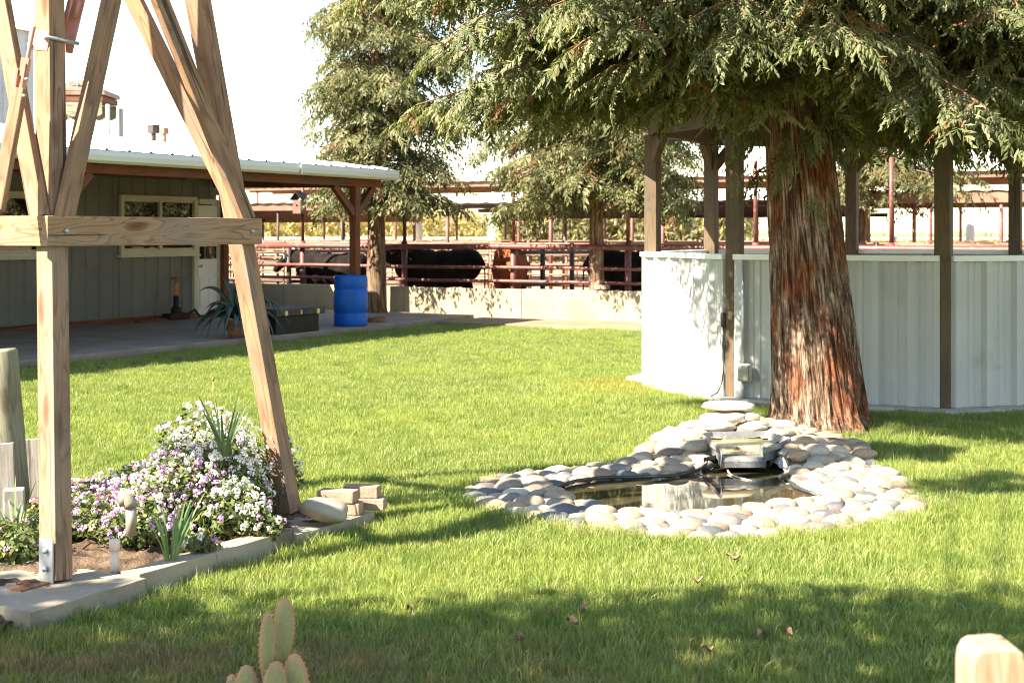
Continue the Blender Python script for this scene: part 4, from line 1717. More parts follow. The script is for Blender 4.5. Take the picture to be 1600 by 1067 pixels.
# spout: floor, apron and rolled cheeks
A, B = BAS[6], BAS[5]
fy = A.y - .055
zl = .120
xa, xb = A.x + .015, B.x - .02
q.add([(xa, A.y + .12, zl), (xb, A.y + .12, zl), (xb, fy, zl - .006), (xa, fy, zl - .006), (xb, fy - .012, zl - .03), (xa, fy - .012, zl - .03), (xb - .005, fy - .004, .045), (xa + .005, fy - .004, .045)],
      [(0, 3, 2, 1), (3, 5, 4, 2), (5, 7, 6, 4)])
q.add([(xa, A.y + .12, zl), (xb, A.y + .12, zl), (xb, A.y + .12, ZB), (xa, A.y + .12, ZB)], [(0, 1, 2, 3)])
for x, s in ((xa, -1), (xb, 1)):
    q.tube([(x + s * .006, A.y + .10, ZR), (x + s * .004, fy + .012, ZR - .004), (x, fy - .008, ZR - .03), (x - s * .002, fy - .01, .10), (x + s * .003, fy - .006, .045)], [.010, .011, .011, .010, .009], 8)
    q.add([(x, A.y + .10, ZR), (x, fy, ZR - .01), (x, fy, .045), (x, A.y + .10, .045)], [(0, 1, 2, 3)])
q.build('tray', M['basin'], tray)
q = MB()
q.poly([Vector((cb.x + (p.x - cb.x) * .925, cb.y + (p.y - cb.y) * .895, .122)) for p in BAS])
o = q.build('water', M['tray_water'], tray)
if o.data.polygons[0].normal.z < 0: o.data.flip_normals()

hz_ = MB()
hz_.tube([G(1135, 726, .05), G(1137, 735, .02), G(1141, 741, .012), G(1155, 746, .012), G(1182, 753, .008)], [.008, .008, .007, .006, .005], 8)
tag(hz_.build('pond_hose', M['pale_concrete']), 'thin white hose trailing from the spillway into the pond', 'hose')

# flat rocks stacked behind the tray
for px, py, Y, r, ro_, lab in ((1139, 634, 10.92, (.20, .13, .036), .03, 'broad flat pink rock on top of the stack behind the spillway'),
                               (1131, 652, 10.88, (.185, .13, .046), -.06, 'long rounded rock under the top slab, left side of the stack'),
                               (1172, 651, 10.86, (.075, .07, .034), .1, 'small pale rock wedged under the right end of the top slab'),
                               (1118, 665, 10.80, (.15, .11, .04), .02, 'low flat rock at the left foot of the rock stack'),
                               (1174, 666, 10.82, (.13, .10, .042), -.1, 'grey-brown rock at the right foot of the rock stack')):
    q = MB()
    q.blob(at(px, py, Y), r, Matrix.Rotation(ro_, 3, 'Y') @ Matrix.Rotation(ro_ * 4, 3, 'Z'), seg=22, ring=12, amp=.2, freq=1.6, p=.8)
    tag(q.build('flat_rock', M['flat_rock']), lab, 'rock', 'rocks stacked behind the spillway')
# ================================================================== windmill tower of rough timber
PADZ = .10
tower = thing('windmill_tower', NU(-5.75, 5.49, PADZ), 'four-legged weathered timber windmill tower with crossed braces', 'tower')
LB = {  # legs: foot on the pad, and a point at z = 2.95
    'near': (at(88, 905, 6.40), at(77, 0, 6.90)),
    'right': (at(452, 806, 7.98), at(309, 0, 7.79)),
    'back': (NU(-6.635, 6.37, PADZ) + Vector((-.075, 0, 0)), NU(-6.25, 5.987, 2.95) + Vector((-.09, 0, 0))),
    'left': (NU(-6.635, 4.60, PADZ), NU(-6.27, 4.985, 2.95)),
}
for k_ in LB:
    a, b = LB[k_]
    a = Vector((a.x, a.y, PADZ))
    LB[k_] = (a, b)


def leg(k_, z):
    a, b = LB[k_]
    return a + (b - a) * ((z - a.z) / (b.z - a.z))


for k_ in LB:
    q = MB()
    q.beam(leg(k_, PADZ), leg(k_, 5.6), .102, .102, N2)
    q.build('leg', M['post_wood'], tower, bevel=.005)


def girt(ka, kb, z, out, ext0, ext1, off=.07, th=.04, h=.142):
    a, b = leg(ka, z) + out * off, leg(kb, z) + out * off
    d = (b - a).normalized()
    q = MB()
    q.beam(a - d * ext0, b + d * ext1, th, h, out)
    return q.build('girt', M['girt_wood'], tower, bevel=.005)


gm = {}
for z in (1.672, 4.15):
    gm[z] = girt('near', 'right', z, N2, .11, .09)
    girt('near', 'left', z, -U2, .048, .09)
    girt('left', 'back', z, -N2, .11, .09)
    girt('back', 'right', z, U2, .09, .045)
# bolts on the front girt
q = MB()
for px, py, k_ in ((102, 361, 'near'), (391, 362, 'right')):
    c = leg(k_, 1.672) + N2 * .093
    q.tube([c - N2 * .01, c + N2 * .012], .011, 8)
q.build('girt_bolts', M['zinc'], gm[1.672])


def xbrace(ka, za, kb, zb, out, off, w=.098, th=.042):
    a, b = leg(ka, za) + out * off, leg(kb, zb) + out * off
    q = MB()
    q.beam(a, b, th, w, out)
    return q.build('brace', M['post_wood'], tower, bevel=.004)


xbrace('near', 1.72, 'right', 4.25, N2, .077)
xbrace('right', 1.73, 'near', 4.12, N2, .074)
xbrace('right', 1.68, 'back', 3.86, U2, .074)
xbrace('near', 1.73, 'left', 4.2, -U2, .074)
xbrace('left', 1.76, 'near', 4.2, -U2, -.03)
xbrace('left', 1.76, 'back', 4.2, -N2, .074)
q = MB()
q.obox((leg('near', 5.6) + leg('back', 5.6)) / 2 + Vector((0, 0, .03)), (.75, .75, .05), RNU)
q.build('platform', M['grey_board'], tower, bevel=.004)

# foot bracket on the near leg
q = MB()
f0 = leg('near', PADZ) - U2 * .054
M_u = Matrix((N2, U2, Vector((0, 0, 1)))).transposed()
q.obox(f0 + Vector((0, 0, .10)) + N2 * -.005, (.085, .008, .195), M_u)
fb = q.build('foot_bracket', M['zinc'], tower, bevel=.002)
q = MB()
for z in (.065, .145):
    c = f0 + Vector((0, 0, z)) - U2 * .006
    q.tube([c, c - U2 * .014], .012, 8)
q.build('bolt', M['zinc'], fb)
q = MB()
q.obox(f0 + Vector((0, 0, .004)) - U2 * .085 - N2 * .02, (.09, .17, .008), M_u)
c = f0 - U2 * .09 - N2 * .03
q.tube([c, c + Vector((0, 0, .03))], .015, 6)
q.build('foot_plate', M['rust'], fb)

# furling lever, clamped to the near leg
lev = thing('furl_lever', leg('near', 2.5), 'faded red steel lever and rods clamped to the near tower leg', 'lever')
c = leg('near', 2.585)
q = MB()
q.obox(c - U2 * .057 + N2 * -.012, (.135, .010, .095), M_u @ Matrix.Rotation(R(8), 3, 'Y'))
q.build('clamp_plate', M['pink_metal'], lev, bevel=.003)
q = MB()
q.tube([c - U2 * .07 + N2 * .058 + Vector((0, 0, .01)), c + U2 * .12 + N2 * .065 + Vector((0, 0, -.0))], .009, 8)
q.tube([c - U2 * .075 - N2 * .06 + Vector((0, 0, -.02)), c - U2 * .05 - N2 * .06 + Vector((0, 0, -.02))], .013, 8)
q.tube([c - U2 * .075 + N2 * .045 + Vector((0, 0, .01)), c - U2 * .05 + N2 * .045 + Vector((0, 0, .01))], .014, 8)
q.build('bolt', M['zinc'], lev)
Yl = 6.86
q = MB()
q.beam(at(100, 82, Yl + .12), at(127, -30, Yl + .16), .085, .012, (1, 0, .3))
q.build('lever_arm', M['pink_metal'], lev, bevel=.003)
q = MB()
q.tube([at(100, 45, Yl + .1), at(110, 12, Yl + .1), at(117, -25, Yl + .1)], .007, 6)
q.tube([at(118, 30, Yl + .1), at(124, 5, Yl + .1), at(119, -25, Yl + .1)], .010, 6)
q.build('lever_rod', M['pink_metal'], lev)
Yh = 6.62
q = MB()
q.tube([at(53, 42, Yh), at(47, 72, Yh), at(42, 100, Yh)], .010, 8)
q.beam(at(41, 92, Yh), at(37, 120, Yh), .038, .03, (1, 0, 0))
q.beam(at(41.5, 100, Yh), at(33, 154, Yh), .013, .05, (1, 0, .2))
q.beam(at(29, 108, Yh), at(23, 152, Yh), .013, .04, (1, 0, .2))
q.build('clevis', M['pink_metal'], lev, bevel=.002)
q = MB()
for px, py in ((43, 124), (39, 150)):
    q.tube([at(px - 2, py, Yh - .03), at(px - 1, py, Yh - .06)], .008, 8)
q.build('pin', M['zinc'], lev)
q = MB()
q.beam(at(31, 140, Yh), at(-4, 330, Yh - .15), .055, .055, (1, 0, 0))
q.build('pole', M['post_wood'], lev, bevel=.004)

# concrete footings and curb
def slab(name, n0, n1, u0, u1, z0, z1, lab=None, bev=.02):
    q = MB()
    poly = []
    for i in range(7): poly.append(NU(n1 + .006 * math.sin(i * 2.1 + u0), u0 + (u1 - u0) * i / 6))
    for i in range(5): poly.append(NU(n1 + (n0 - n1) * (i + .0) / 4, u1) if i else NU(n1 - .002, u1 + .0005))
    poly.append(NU(n0, u0))
    q.prism([(p.x, p.y) for p in poly], z0, z1)
    return tag(q.build(name, M['concrete'], bevel=bev), kind='structure')


slab('concrete_footing', -5.9, -4.56, 4.17, 4.84, -.05, PADZ)
slab('concrete_footing', -5.35, -4.585, 5.98, 6.70, -.05, PADZ - .02)
slab('concrete_curb', -4.72, -4.60, 4.845, 5.975, -.05, PADZ + .012, bev=.015)
slab('concrete_footing', -7.1, -6.2, 4.2, 4.85, -.05, PADZ)
slab('concrete_footing', -7.0, -6.25, 5.95, 6.7, -.05, PADZ - .02)
# ================================================================== flower bed
q = MB()
vs, fs = [], []
NN, UU = 110, 100
n0, n1, u0, u1 = -7.9, -4.66, 3.9, 6.75
for i in range(NN + 1):
    for j in range(UU + 1):
        n, u = n0 + (n1 - n0) * i / NN, u0 + (u1 - u0) * j / UU
        p = NU(n, u)
        edge = min((n1 - n) / .25, (u1 - u) / .2, 1.0)
        z = .045 + .05 * max(0, edge) + .03 * noise.noise(Vector((p.x * 7, p.y * 7, 0))) + .03 * noise.noise(Vector((p.x * 19, p.y * 19, 4))) + .012 * noise.noise(Vector((p.x * 50, p.y * 50, 4)))
        vs.append((p.x, p.y, z))
fs = [(i * (UU + 1) + j, (i + 1) * (UU + 1) + j, (i + 1) * (UU + 1) + j + 1, i * (UU + 1) + j + 1) for i in range(NN) for j in range(UU)]
q.add(vs, fs, 0, None, True)
tag(q.build('flower_bed', M['soil'], origin=(-2, 7, 0)), kind='structure')

M['lantana_leaf'] = leafy('lantana_leaf', [(0, (.045, .075, .020)), (.45, (.11, .145, .042)), (.8, (.24, .26, .08)), (.9, (.30, .27, .09)), (1, (.24, .13, .06))], .32)
M['blossom'] = leafy('lantana_blossom', [(0, (.86, .83, .80)), (.45, (.78, .74, .72)), (.55, (.70, .48, .66)), (.8, (.52, .25, .55)), (1, (.36, .12, .42))], .25)


def bush(label, lobes, leaves, flowers, white, seed, leaf=.017, top=True):
    r = np.random.default_rng(seed)
    c0 = Vector(lobes[0][0])
    t = thing('lantana_bush', (c0.x, c0.y, .05), label, 'flower bush', 'lantana bushes in the flower bed')
    vol = np.array([l[1][0] * l[1][1] + l[1][0] * l[1][2] for l in lobes]); vol /= vol.sum()
    ch = r.choice(len(lobes), leaves, p=vol)
    C = np.array([l[0] for l in lobes]); S = np.array([l[1] for l in lobes])
    d = r.normal(size=(leaves, 3)); d /= np.linalg.norm(d, axis=1)[:, None]
    rad = r.random(leaves) ** .30 * r.uniform(.86, 1.08, leaves)
    lump = np.array([1 + .28 * noise.noise(Vector((q_[0] * 2.2 + seed, q_[1] * 2.2, q_[2] * 2.2))) for q_ in d])
    p = C[ch] + d * S[ch] * (rad * lump)[:, None]
    keep = p[:, 2] > .04
    p, d = p[keep], d[keep]
    n = len(p)
    nrm = d + r.normal(size=(n, 3)) * .6 + np.array([0, 0, .5])
    a = np.cross(nrm, r.normal(size=(n, 3))); a /= np.linalg.norm(a, axis=1)[:, None]
    b = np.cross(nrm, a); b /= np.linalg.norm(b, axis=1)[:, None]
    s = (leaf * r.uniform(.6, 1.4, n))[:, None]
    qd = np.stack([p - a * s, p + b * s * .55, p + a * s, p - b * s * .55], 1).reshape(-1, 3)
    tt = np.clip(r.normal(.42, .22, n), 0, .88)
    br = r.random(n) < .06
    tt[br] = 1.0
    fast_mesh('leaves', qd, 4, M['lantana_leaf'], t, tint=tt)
    # stems
    q = MB()
    for i in range(24):
        k = r.integers(0, len(lobes))
        dd = r.normal(size=3); dd[2] = abs(dd[2]) + .3; dd /= np.linalg.norm(dd)
        e = C[k] + dd * S[k] * r.uniform(.7, 1.08)
        b_ = Vector((C[k][0] + r.normal() * .05, C[k][1] + r.normal() * .05, .05))
        q.tube([b_, (b_ + Vector(e)) / 2 + Vector((r.normal() * .03, r.normal() * .03, .03)), Vector(e)], [.004, .003, .0015], 5, cap=False)
    q.build('stems', M['branch'], t)
    # flower heads: a dome of small florets each
    ch = r.choice(len(lobes), flowers, p=vol)
    d = r.normal(size=(flowers, 3)); d[:, 2] = np.abs(d[:, 2]) * .9 + .05; d[:, 1] -= .25
    d /= np.linalg.norm(d, axis=1)[:, None]
    lump = np.array([1 + .28 * noise.noise(Vector((q_[0] * 2.2 + seed, q_[1] * 2.2, q_[2] * 2.2))) for q_ in d])
    pc = C[ch] + d * S[ch] * (lump * r.uniform(.93, 1.13, flowers))[:, None]
    keep = pc[:, 2] > .07
    pc, d = pc[keep], d[keep]
    out, tn = [], []
    for i in range(len(pc)):
        iswhite = r.random() < (white(pc[i]) if callable(white) else white)
        R0 = r.uniform(.009, .0185)
        z = d[i] + np.array([0, 0, .35]); z /= np.linalg.norm(z)
        x = np.cross(z, [0.3, .5, .2]); x /= np.linalg.norm(x); y = np.cross(z, x)
        for f in range(13):
            th = 0 if f == 0 else (.62 if f < 6 else 1.15)
            ph = f * 1.2566 + (0.6 if f >= 6 else 0)
            if f >= 6: ph = (f - 6) * .8976
            nr = z * math.cos(th) + (x * math.cos(ph) + y * math.sin(ph)) * math.sin(th)
            c = pc[i] + nr * R0 * r.uniform(.75, 1.35) + r.normal(size=3) * .0035 - z * R0 * .35
            e1 = np.cross(nr, r.normal(size=3)); e1 /= np.linalg.norm(e1); e2 = np.cross(nr, e1)
            s_ = R0 * r.uniform(.34, .56)
            out += [c - e1 * s_, c + e2 * s_, c + e1 * s_, c - e2 * s_]
            tn.append(np.clip(r.normal(.2, .12), 0, .44) if iswhite else np.clip(r.normal(.74, .14), .56, 1))
    fast_mesh('blossoms', np.array(out, dtype=np.float32), 4, M['blossom'], t, tint=np.array(tn))


def L(px, py, Y, rx, ry, rz):
    return (tuple(at(px, py, Y)), (rx, ry, rz))


bush('tall white-flowered lantana bush mounded behind the right tower leg', [L(338, 745, 7.85, .30, .34, .34), L(380, 775, 7.7, .15, .26, .26), L(312, 722, 8.05, .25, .30, .29), L(365, 800, 7.40, .19, .17, .15), L(435, 745, 8.35, .13, .14, .25)],
     11000, 560, .90, 41)
bush('sprawling lantana bush of white and pale purple flowers, middle of the bed', [L(225, 772, 8.0, .30, .34, .17), L(278, 768, 7.6, .25, .3, .20), L(160, 785, 8.0, .24, .3, .12), L(250, 795, 7.45, .26, .18, .11)],
     8500, 430, .48, 42)
bush('low purple-flowered lantana bush right behind the near tower leg', [L(140, 810, 7.4, .20, .25, .13), L(215, 825, 7.15, .24, .18, .09), L(110, 800, 7.7, .18, .25, .14)], 4600, 150, .25, 43)
bush('small pink and purple lantana at the far left of the bed', [L(22, 850, 6.85, .20, .2, .12), L(60, 830, 7.3, .16, .2, .12)], 2600, 34, .25, 44)
bush('yellowing low lantana at the edge of the bed by the curb', [L(310, 850, 6.95, .10, .1, .06), L(405, 822, 7.35, .14, .1, .07)], 900, 16, .8, 45)


def strap_plant(name, label, base, n, h, spread, w, seed, droop=.3, tip=None, mat_=None, heads=0):
    r = random.Random(seed)
    q = MB()
    for i in range(n):
        a = r.uniform(0, 2 * math.pi)
        l = h * r.uniform(.65, 1.05)
        o = r.uniform(.15, 1) * spread
        dr = droop * r.uniform(.3, 1.2) * l
        d = Vector((math.cos(a), math.sin(a), 0))
        sd = Vector((-d.y, d.x, 0)) if r.random() < .5 else Vector((1, 0, 0))
        pts = []
        for j in range(6):
            t = j / 5
            p = base + d * (.015 + o * t ** 1.3) + Vector((0, 0, l * t - dr * t * t * t))
            ww = w * (1 - .12 * j) * (1 if j < 5 else .2)
            pts.append((p - sd * ww / 2, p + Vector((0, 0, -w * .25)) , p + sd * ww / 2))
        for j in range(5):
            q.add([pts[j][0], pts[j][1], pts[j][2], pts[j + 1][0], pts[j + 1][1], pts[j + 1][2]], [(0, 1, 4, 3), (1, 2, 5, 4)], 0, None, True)
    o = q.build(name, mat_ or M['strap'], origin=base)
    return tag(o, label, 'plant', 'strap-leaved plants in the flower bed')


M['strap_dark'] = surf('dark_strap_leaf', (.05, .095, .03), (.09, .14, .05), 7.0, .5)
strap_plant('strap_plant', 'clump of upright grey-green strap leaves by the curb', G(266, 888, .07), 20, .37, .15, .015, 3, .12)
strap_plant('strap_plant', 'clump of arching pale strap leaves at the far left of the bed', G(24, 872, .07), 26, .48, .30, .014, 4, .45)
strap_plant('strap_plant', 'stiff blue-green spikes standing out of the white lantana bush', at(350, 712, 7.55), 12, .36, .17, .021, 5, .02, mat_=M['strap_dark'])
q = MB()
b_ = at(333, 700, 7.9)
q.tube([b_, at(332, 640, 7.9), at(333, 596, 7.9)], [.004, .003, .003], 6)
q.blob(at(333, 592, 7.9), (.008, .008, .014), seg=8, ring=6)
tag(q.build('dry_stalk', M['dry_leaf']), 'single tall dry stalk rising above the white lantana bush', 'plant')

# pipes
q = MB()
b_ = G(179, 897, .075)
q.tube([b_ - Vector((0, 0, .03)), b_ + Vector((0, 0, .115))], .019, 14)
q.lathe(b_ + Vector((0, 0, .11)), [(.026, 0), (.0265, .045), (.022, .052), (.001, .053)], 16)
tag(q.build('capped_pipe', M['pvc']), 'short pinkish capped pipe standing in bare soil', 'pipe')
q = MB()
b_ = at(205, 836, 6.95)
q.tube([b_, at(205, 792, 6.95)], .026, 14)
pts = [at(205, 792, 6.95) + Vector((0, 0, .0)) + Vector((-.045 * (1 - math.cos(a)), 0, .045 * math.sin(a))) for a in (0, .5, 1.0, 1.4)]
q.tube(pts + [pts[-1] + Vector((-.02, -.01, .0))], [.033, .034, .034, .034, .034], 14)
tag(q.build('pipe_elbow', M['pvc_tan']), 'tan pipe elbow poking out among the purple flowers', 'pipe')

# old post and boards at the left
q = MB()
a, b = at(22, 860, 8.0), at(0, 546, 8.0)
a.z = .05
q.tube([a, a + (b - a) * .25, a + (b - a) * .5, a + (b - a) * .75, a + (b - a) * .985, b], [.098, .096, .097, .094, .094, .084], 20)
tag(q.build('rough_post', M['old_wood']), 'thick leaning greenish round post, cut off by the left edge', 'post')
q = MB()
a, b = at(8, 880, 7.6), at(4, 692, 7.6)
a.z = .05
q.beam(a, b, .115, .035, (1, .25, 0))
tag(q.build('weathered_board', M['grey_board'], bevel=.004), 'pale upright board in front of the rough post', 'board')
q = MB()
a, b = at(62, 800, 8.5), at(58, 685, 8.5)
a.z = .05
q.beam(a, b, .20, .03, (1, .2, 0))
tag(q.build('weathered_board', M['grey_board'], bevel=.004), 'wide dark grey board standing behind the near tower leg', 'board')
q = MB()
a, b = at(24, 900, 7.1), at(22, 763, 7.1)
a.z = .05
q.beam(a, b, .10, .09, (1, .3, 0))
tag(q.build('short_post', M['grey_board'], bevel=.006), 'short square grey post among the strap leaves', 'post')

# bricks and boulder on the right footing
def brick(label, c, yaw, s=(.20, .10, .066)):
    q = MB()
    q.obox(c, s, Matrix.Rotation(yaw, 3, 'Z'))
    tag(q.build('paver_brick', M['brick'], bevel=.005), label, 'brick', 'paver bricks stacked on the footing')


bz = PADZ - .02
yw = R(-9)
e1 = Vector((math.cos(yw), math.sin(yw), 0)); e2 = Vector((-e1.y, e1.x, 0))
c0 = G(531, 806, bz) + e2 * .07
brick('lower front brick, half hidden behind the smooth boulder', c0 + Vector((.005, 0, .034)), yw)
brick('upper front brick, sitting askew behind the boulder', c0 + e1 * -.03 + Vector((0, 0, .101)), yw - .08, (.215, .10, .066))
c1 = c0 + e1 * .085 + e2 * .155
brick('lower rear brick, reddish end facing the lawn', c1 + e1 * .02 + Vector((0, 0, .034)), yw + .03)
brick('upper rear brick, pale top catching the sun', c1 + e1 * -.02 + e2 * .01 + Vector((0, 0, .101)), yw + .02)
q = MB()
q.blob(at(507, 796, 7.72), (.135, .095, .058), Matrix.Rotation(R(8), 3, 'Y') @ Matrix.Rotation(-.2, 3, 'Z'), seg=26, ring=16, amp=.22, freq=1.1, p=.86)
tag(q.build('boulder', M['boulder']), 'smooth oval pale boulder lying against the bricks', 'boulder')

# prickly pear close to the camera
def cactus_mat():
    m, nt, b, out = new_mat('cactus_skin')
    a = nd(nt, 'ShaderNodeAttribute', attribute_name='wc')
    sx = nd(nt, 'ShaderNodeSeparateXYZ')
    nt.links.new(a.outputs['Vector'], sx.inputs[0])
    nz = noise_tex(nt, a.outputs['Vector'], 5.0, 4)
    base = ramp(nt, nz, [(.35, (.27, .25, .085)), (.65, (.36, .31, .12))])
    ed = ramp(nt, sx.outputs['Z'], [(.76, (0, 0, 0)), (.98, (1, 1, 1))])
    col = mix_col(nt, ed, base, (.52, .22, .12))
    wv = nd(nt, 'ShaderNodeTexWave')
    wv.inputs['Scale'].default_value = 7.0
    wv.inputs['Distortion'].default_value = .6
    mp = nd(nt, 'ShaderNodeMapping')
    mp.inputs['Rotation'].default_value = (0, 0, R(62))
    nt.links.new(a.outputs['Vector'], mp.inputs[0])
    nt.links.new(mp.outputs[0], wv.inputs['Vector'])
    col = mix_col(nt, ramp(nt, wv.outputs[0], [(.5, (0, 0, 0)), (1, (.45, .45, .45))]), col, (.33, .245, .115))
    nt.links.new(col, b.inputs['Base Color'])
    b.inputs['Roughness'].default_value = .5
    bp = nd(nt, 'ShaderNodeBump')
    bp.inputs['Strength'].default_value = .4
    bp.inputs['Distance'].default_value = .006
    nt.links.new(wv.outputs[0], bp.inputs['Height'])
    nt.links.new(bp.outputs[0], b.inputs['Normal'])
    return m


M['cactus'] = cactus_mat()
M['areole'] = surf('areole', (.52, .17, .08), (.60, .26, .14), 20, .8)
cac = thing('prickly_pear', (-1.75, 4.9, 0), 'prickly pear cactus with red-edged upright pads close to the camera', 'cactus')


def pad(px, ybase, ytop, Y, w, th, yaw, lean, spots=0):
    a, b = at(px, ybase, Y), at(px + lean, ytop, Y)
    ax = (b - a)
    h = ax.length
    ax.normalize()
    wd = Matrix.Rotation(yaw, 3, 'Z') @ Vector((1, 0, 0))
    wd = (wd - ax * wd.dot(ax)).normalized()
    tn = wd.cross(ax)
    vs, wc, fs = [], [], []
    NR, NS = 16, 26
    for i in range(NR + 1):
        th_ = math.pi * i / NR
        for k in range(NS):
            an = 2 * math.pi * k / NS
            # width profile: widest above the middle, narrow foot
            x, y, z = math.sin(th_) * math.cos(an), math.sin(th_) * math.sin(an), -math.cos(th_)
            wz = 1.0 + .16 * z - .12 * z * z
            p = a + ax * (h * (z + 1) / 2) + wd * (x * w / 2 * wz) + tn * (y * th / 2)
            p += tn * (.004 * noise.noise(Vector((x * 4, z * 5, px))))
            vs.append(p)
            wc.append((x, z, math.sqrt(min(1, x * x + z * z * .92)) if z > -.3 else abs(x)))
    for i in range(NR):
        for k in range(NS):
            p0, p1 = i * NS + k, i * NS + (k + 1) % NS
            fs.append((p0, p1, p1 + NS, p0 + NS))
    q = MB()
    q.add(vs, fs, 0, wc, True)
    o = q.build('pad', M['cactus'], cac)
    q = MB()
    for i in range(spots):
        s = (i + .5) / spots
        z = 1 - 1.5 * s
        x = math.sqrt(max(0, 1 - z * z)) * (1.0 + .16 * z - .12 * z * z)
        for sg in (-1, 1):
            c = a + ax * (h * (z + 1) / 2) + wd * (sg * x * w / 2) - tn * .002
            q.blob(c, (.0045, .0045, .0045), seg=6, ring=4)
    if spots: q.build('areoles', M['areole'], o)
    return o


pad(444, 1034, 934, 4.95, .072, .030, .25, 0, 10)
pad(416, 1075, 955, 4.88, .058, .034, .7, 2, 10)
pad(424, 1145, 1032, 4.80, .085, .036, .3, 8, 8)
pad(465, 1140, 1020, 4.85, .095, .034, -.2, -5, 9)
pad(384, 1140, 1038, 4.86, .085, .036, .15, 2, 8)
pad(430, 1215, 1105, 4.83, .13, .05, .1, 0, 0)
pad(365, 1160, 1052, 4.92, .07, .03, -.3, -2, 6)

# rounded post top, bottom right corner
q = MB()
pr = []
Yp = 3.15
c = at(1563, 1067, Yp)
prof = [(-.075, .0), (-.075, .045), (-.071, .072), (-.060, .090), (-.045, .098), (-.01, .1005), (.02, .102), (.045, .0985), (.062, .088), (.072, .066), (.075, .04), (.075, 0)]
ztop = at(0, 1013, Yp).z - .1
k = len(prof)
vs, wc = [], []
for s in (-.06, .06):
    for x, z in prof:
        zz = 0 if z == 0 else ztop + z
        vs.append((c.x + x * .86 + .0, Yp + .06 + s, zz)); wc.append((zz, x, s))
q.add(vs, [tuple(range(k)), tuple(range(2 * k - 1, k - 1, -1))] + [(i, k + i, k + i + 1, i + 1) for i in range(k - 1)], 0, wc)
tag(q.build('wooden_post', M['picket_wood'], bevel=.008), 'pale round-topped wooden post in the bottom right corner', 'post')

# ================================================================== things on the porch
bar = thing('plastic_barrel', at(548, 365, 24.05) * 1, 'bright blue plastic barrel at the end of the porch', 'barrel')
bc = Vector(((548 - 800) * 24.05 / F, 24.05, .10))
bar.location = bc
q = MB()
prof = [(.262, 0), (.275, .012), (.283, .04), (.284, .20), (.276, .215), (.276, .235), (.287, .25), (.289, .42), (.287, .60), (.276, .615), (.276, .635), (.284, .65), (.283, .80), (.276, .838), (.268, .85), (.258, .852), (.255, .838), (.0, .836)]
q.lathe(bc, prof, 40)
q.build('body', M['blue'], bar)
q = MB()
for a in (.6, 3.6):
    q.lathe(bc + Vector((.17 * math.cos(a), .17 * math.sin(a), .838)), [(.034, 0), (.034, .016), (.0, .017)], 14)
q.build('bung', M['blue_dark'], bar)
# faint print on the side
for txt, z, s in (('55 GALLON', .50, .052), ('DRUM', .435, .04), ('KEEP CLOSED', .27, .04)):
    pass
q = MB()
for zc, hgt, segs_ in ((.515, .05, ((-.55, -.40), (-.36, -.30), (-.26, -.14), (-.02, .10), (.16, .24))), (.44, .04, ((-.30, -.20), (-.14, -.02), (.04, .16))), (.28, .045, ((-.42, -.30), (-.26, -.16), (-.12, .02), (.08, .14)))):
    for a0_, a1_ in segs_:
        vs = []
        for i in range(5):
            a = -math.pi / 2 + .15 + a0_ + (a1_ - a0_) * i / 4
            for z in (zc, zc + hgt):
                rr = .2895 if zc > .3 else .2885
                vs.append(bc + Vector((rr * math.cos(a), rr * math.sin(a), z)))
        q.add(vs, [(2 * i, 2 * i + 2, 2 * i + 3, 2 * i + 1) for i in range(4)])
q.build('print', M['blue_dark'], bar)

ch = thing('storage_chest', NU(-13.95, 18.0, .10), 'long black storage chest with brass latches beside the agave', 'chest')
q = MB()
ca, cb_ = (-14.05, 17.72 + .55), 0
q.obox(NU(-14.02, 17.95, .10 + .135), (.56, 1.10, .27), RNU)
q.build('body', M['black'], ch, bevel=.008)
q = MB()
q.obox(NU(-14.02, 18.0, .10 + .335), (.62, 1.26, .115), RNU)
cl = q.build('lid', M['lid'], ch, bevel=.012)
q = MB()
for u in (17.60, 17.98, 18.42):
    q.obox(NU(-13.70, u, .10 + .325), (.03, .07 if u != 17.98 else .03, .075), RNU)
q.build('latch', M['brass'], ch, bevel=.006)

# agave in a low pot
ag = thing('agave_plant', NU(-14.25, 17.35, .10), 'large blue-grey agave with arching leaves in front of the porch door', 'agave')
ac = Vector(((375 - 800) * 21.4 / F, 21.4, .10))
ag.location = ac
q = MB()
q.lathe(ac, [(.15, 0), (.20, .10), (.225, .22), (.24, .225), (.24, .25), (.215, .25), (.20, .22), (0, .215)], 24)
q.build('pot', M['terracotta'], ag)


def agave_leaf(az, L, up, droop, w):
    q = MB()
    d = Vector((math.cos(az), math.sin(az), 0)); s = Vector((-d.y, d.x, 0))
    base = ac + Vector((0, 0, .28)) + d * .05
    rows = []
    K = 11
    for i in range(K + 1):
        t = i / K
        p = base + d * (L * (t * math.cos(up) + .10 * t * t)) + Vector((0, 0, L * (t * math.sin(up) - droop * t * t * t)))
        ww = 1.45 * w * (1 - t) ** .55 * (.55 + 1.4 * t * (1 - t)) if t < 1 else .001
        cup = ww * .35
        rows.append([p - s * ww / 2 + Vector((0, 0, cup)), p, p + s * ww / 2 + Vector((0, 0, cup)), p - Vector((0, 0, .025 * (1 - t)))])
    vs = [v for r_ in rows for v in r_]
    fs = []
    for i in range(K):
        a = i * 4
        fs += [(a, a + 1, a + 5, a + 4), (a + 1, a + 2, a + 6, a + 5), (a, a + 4, a + 7, a + 3), (a + 2, a + 3, a + 7, a + 6)]
    q.add(vs, fs, 0, None, True)
    q.build('leaf', M['agave'], ag)


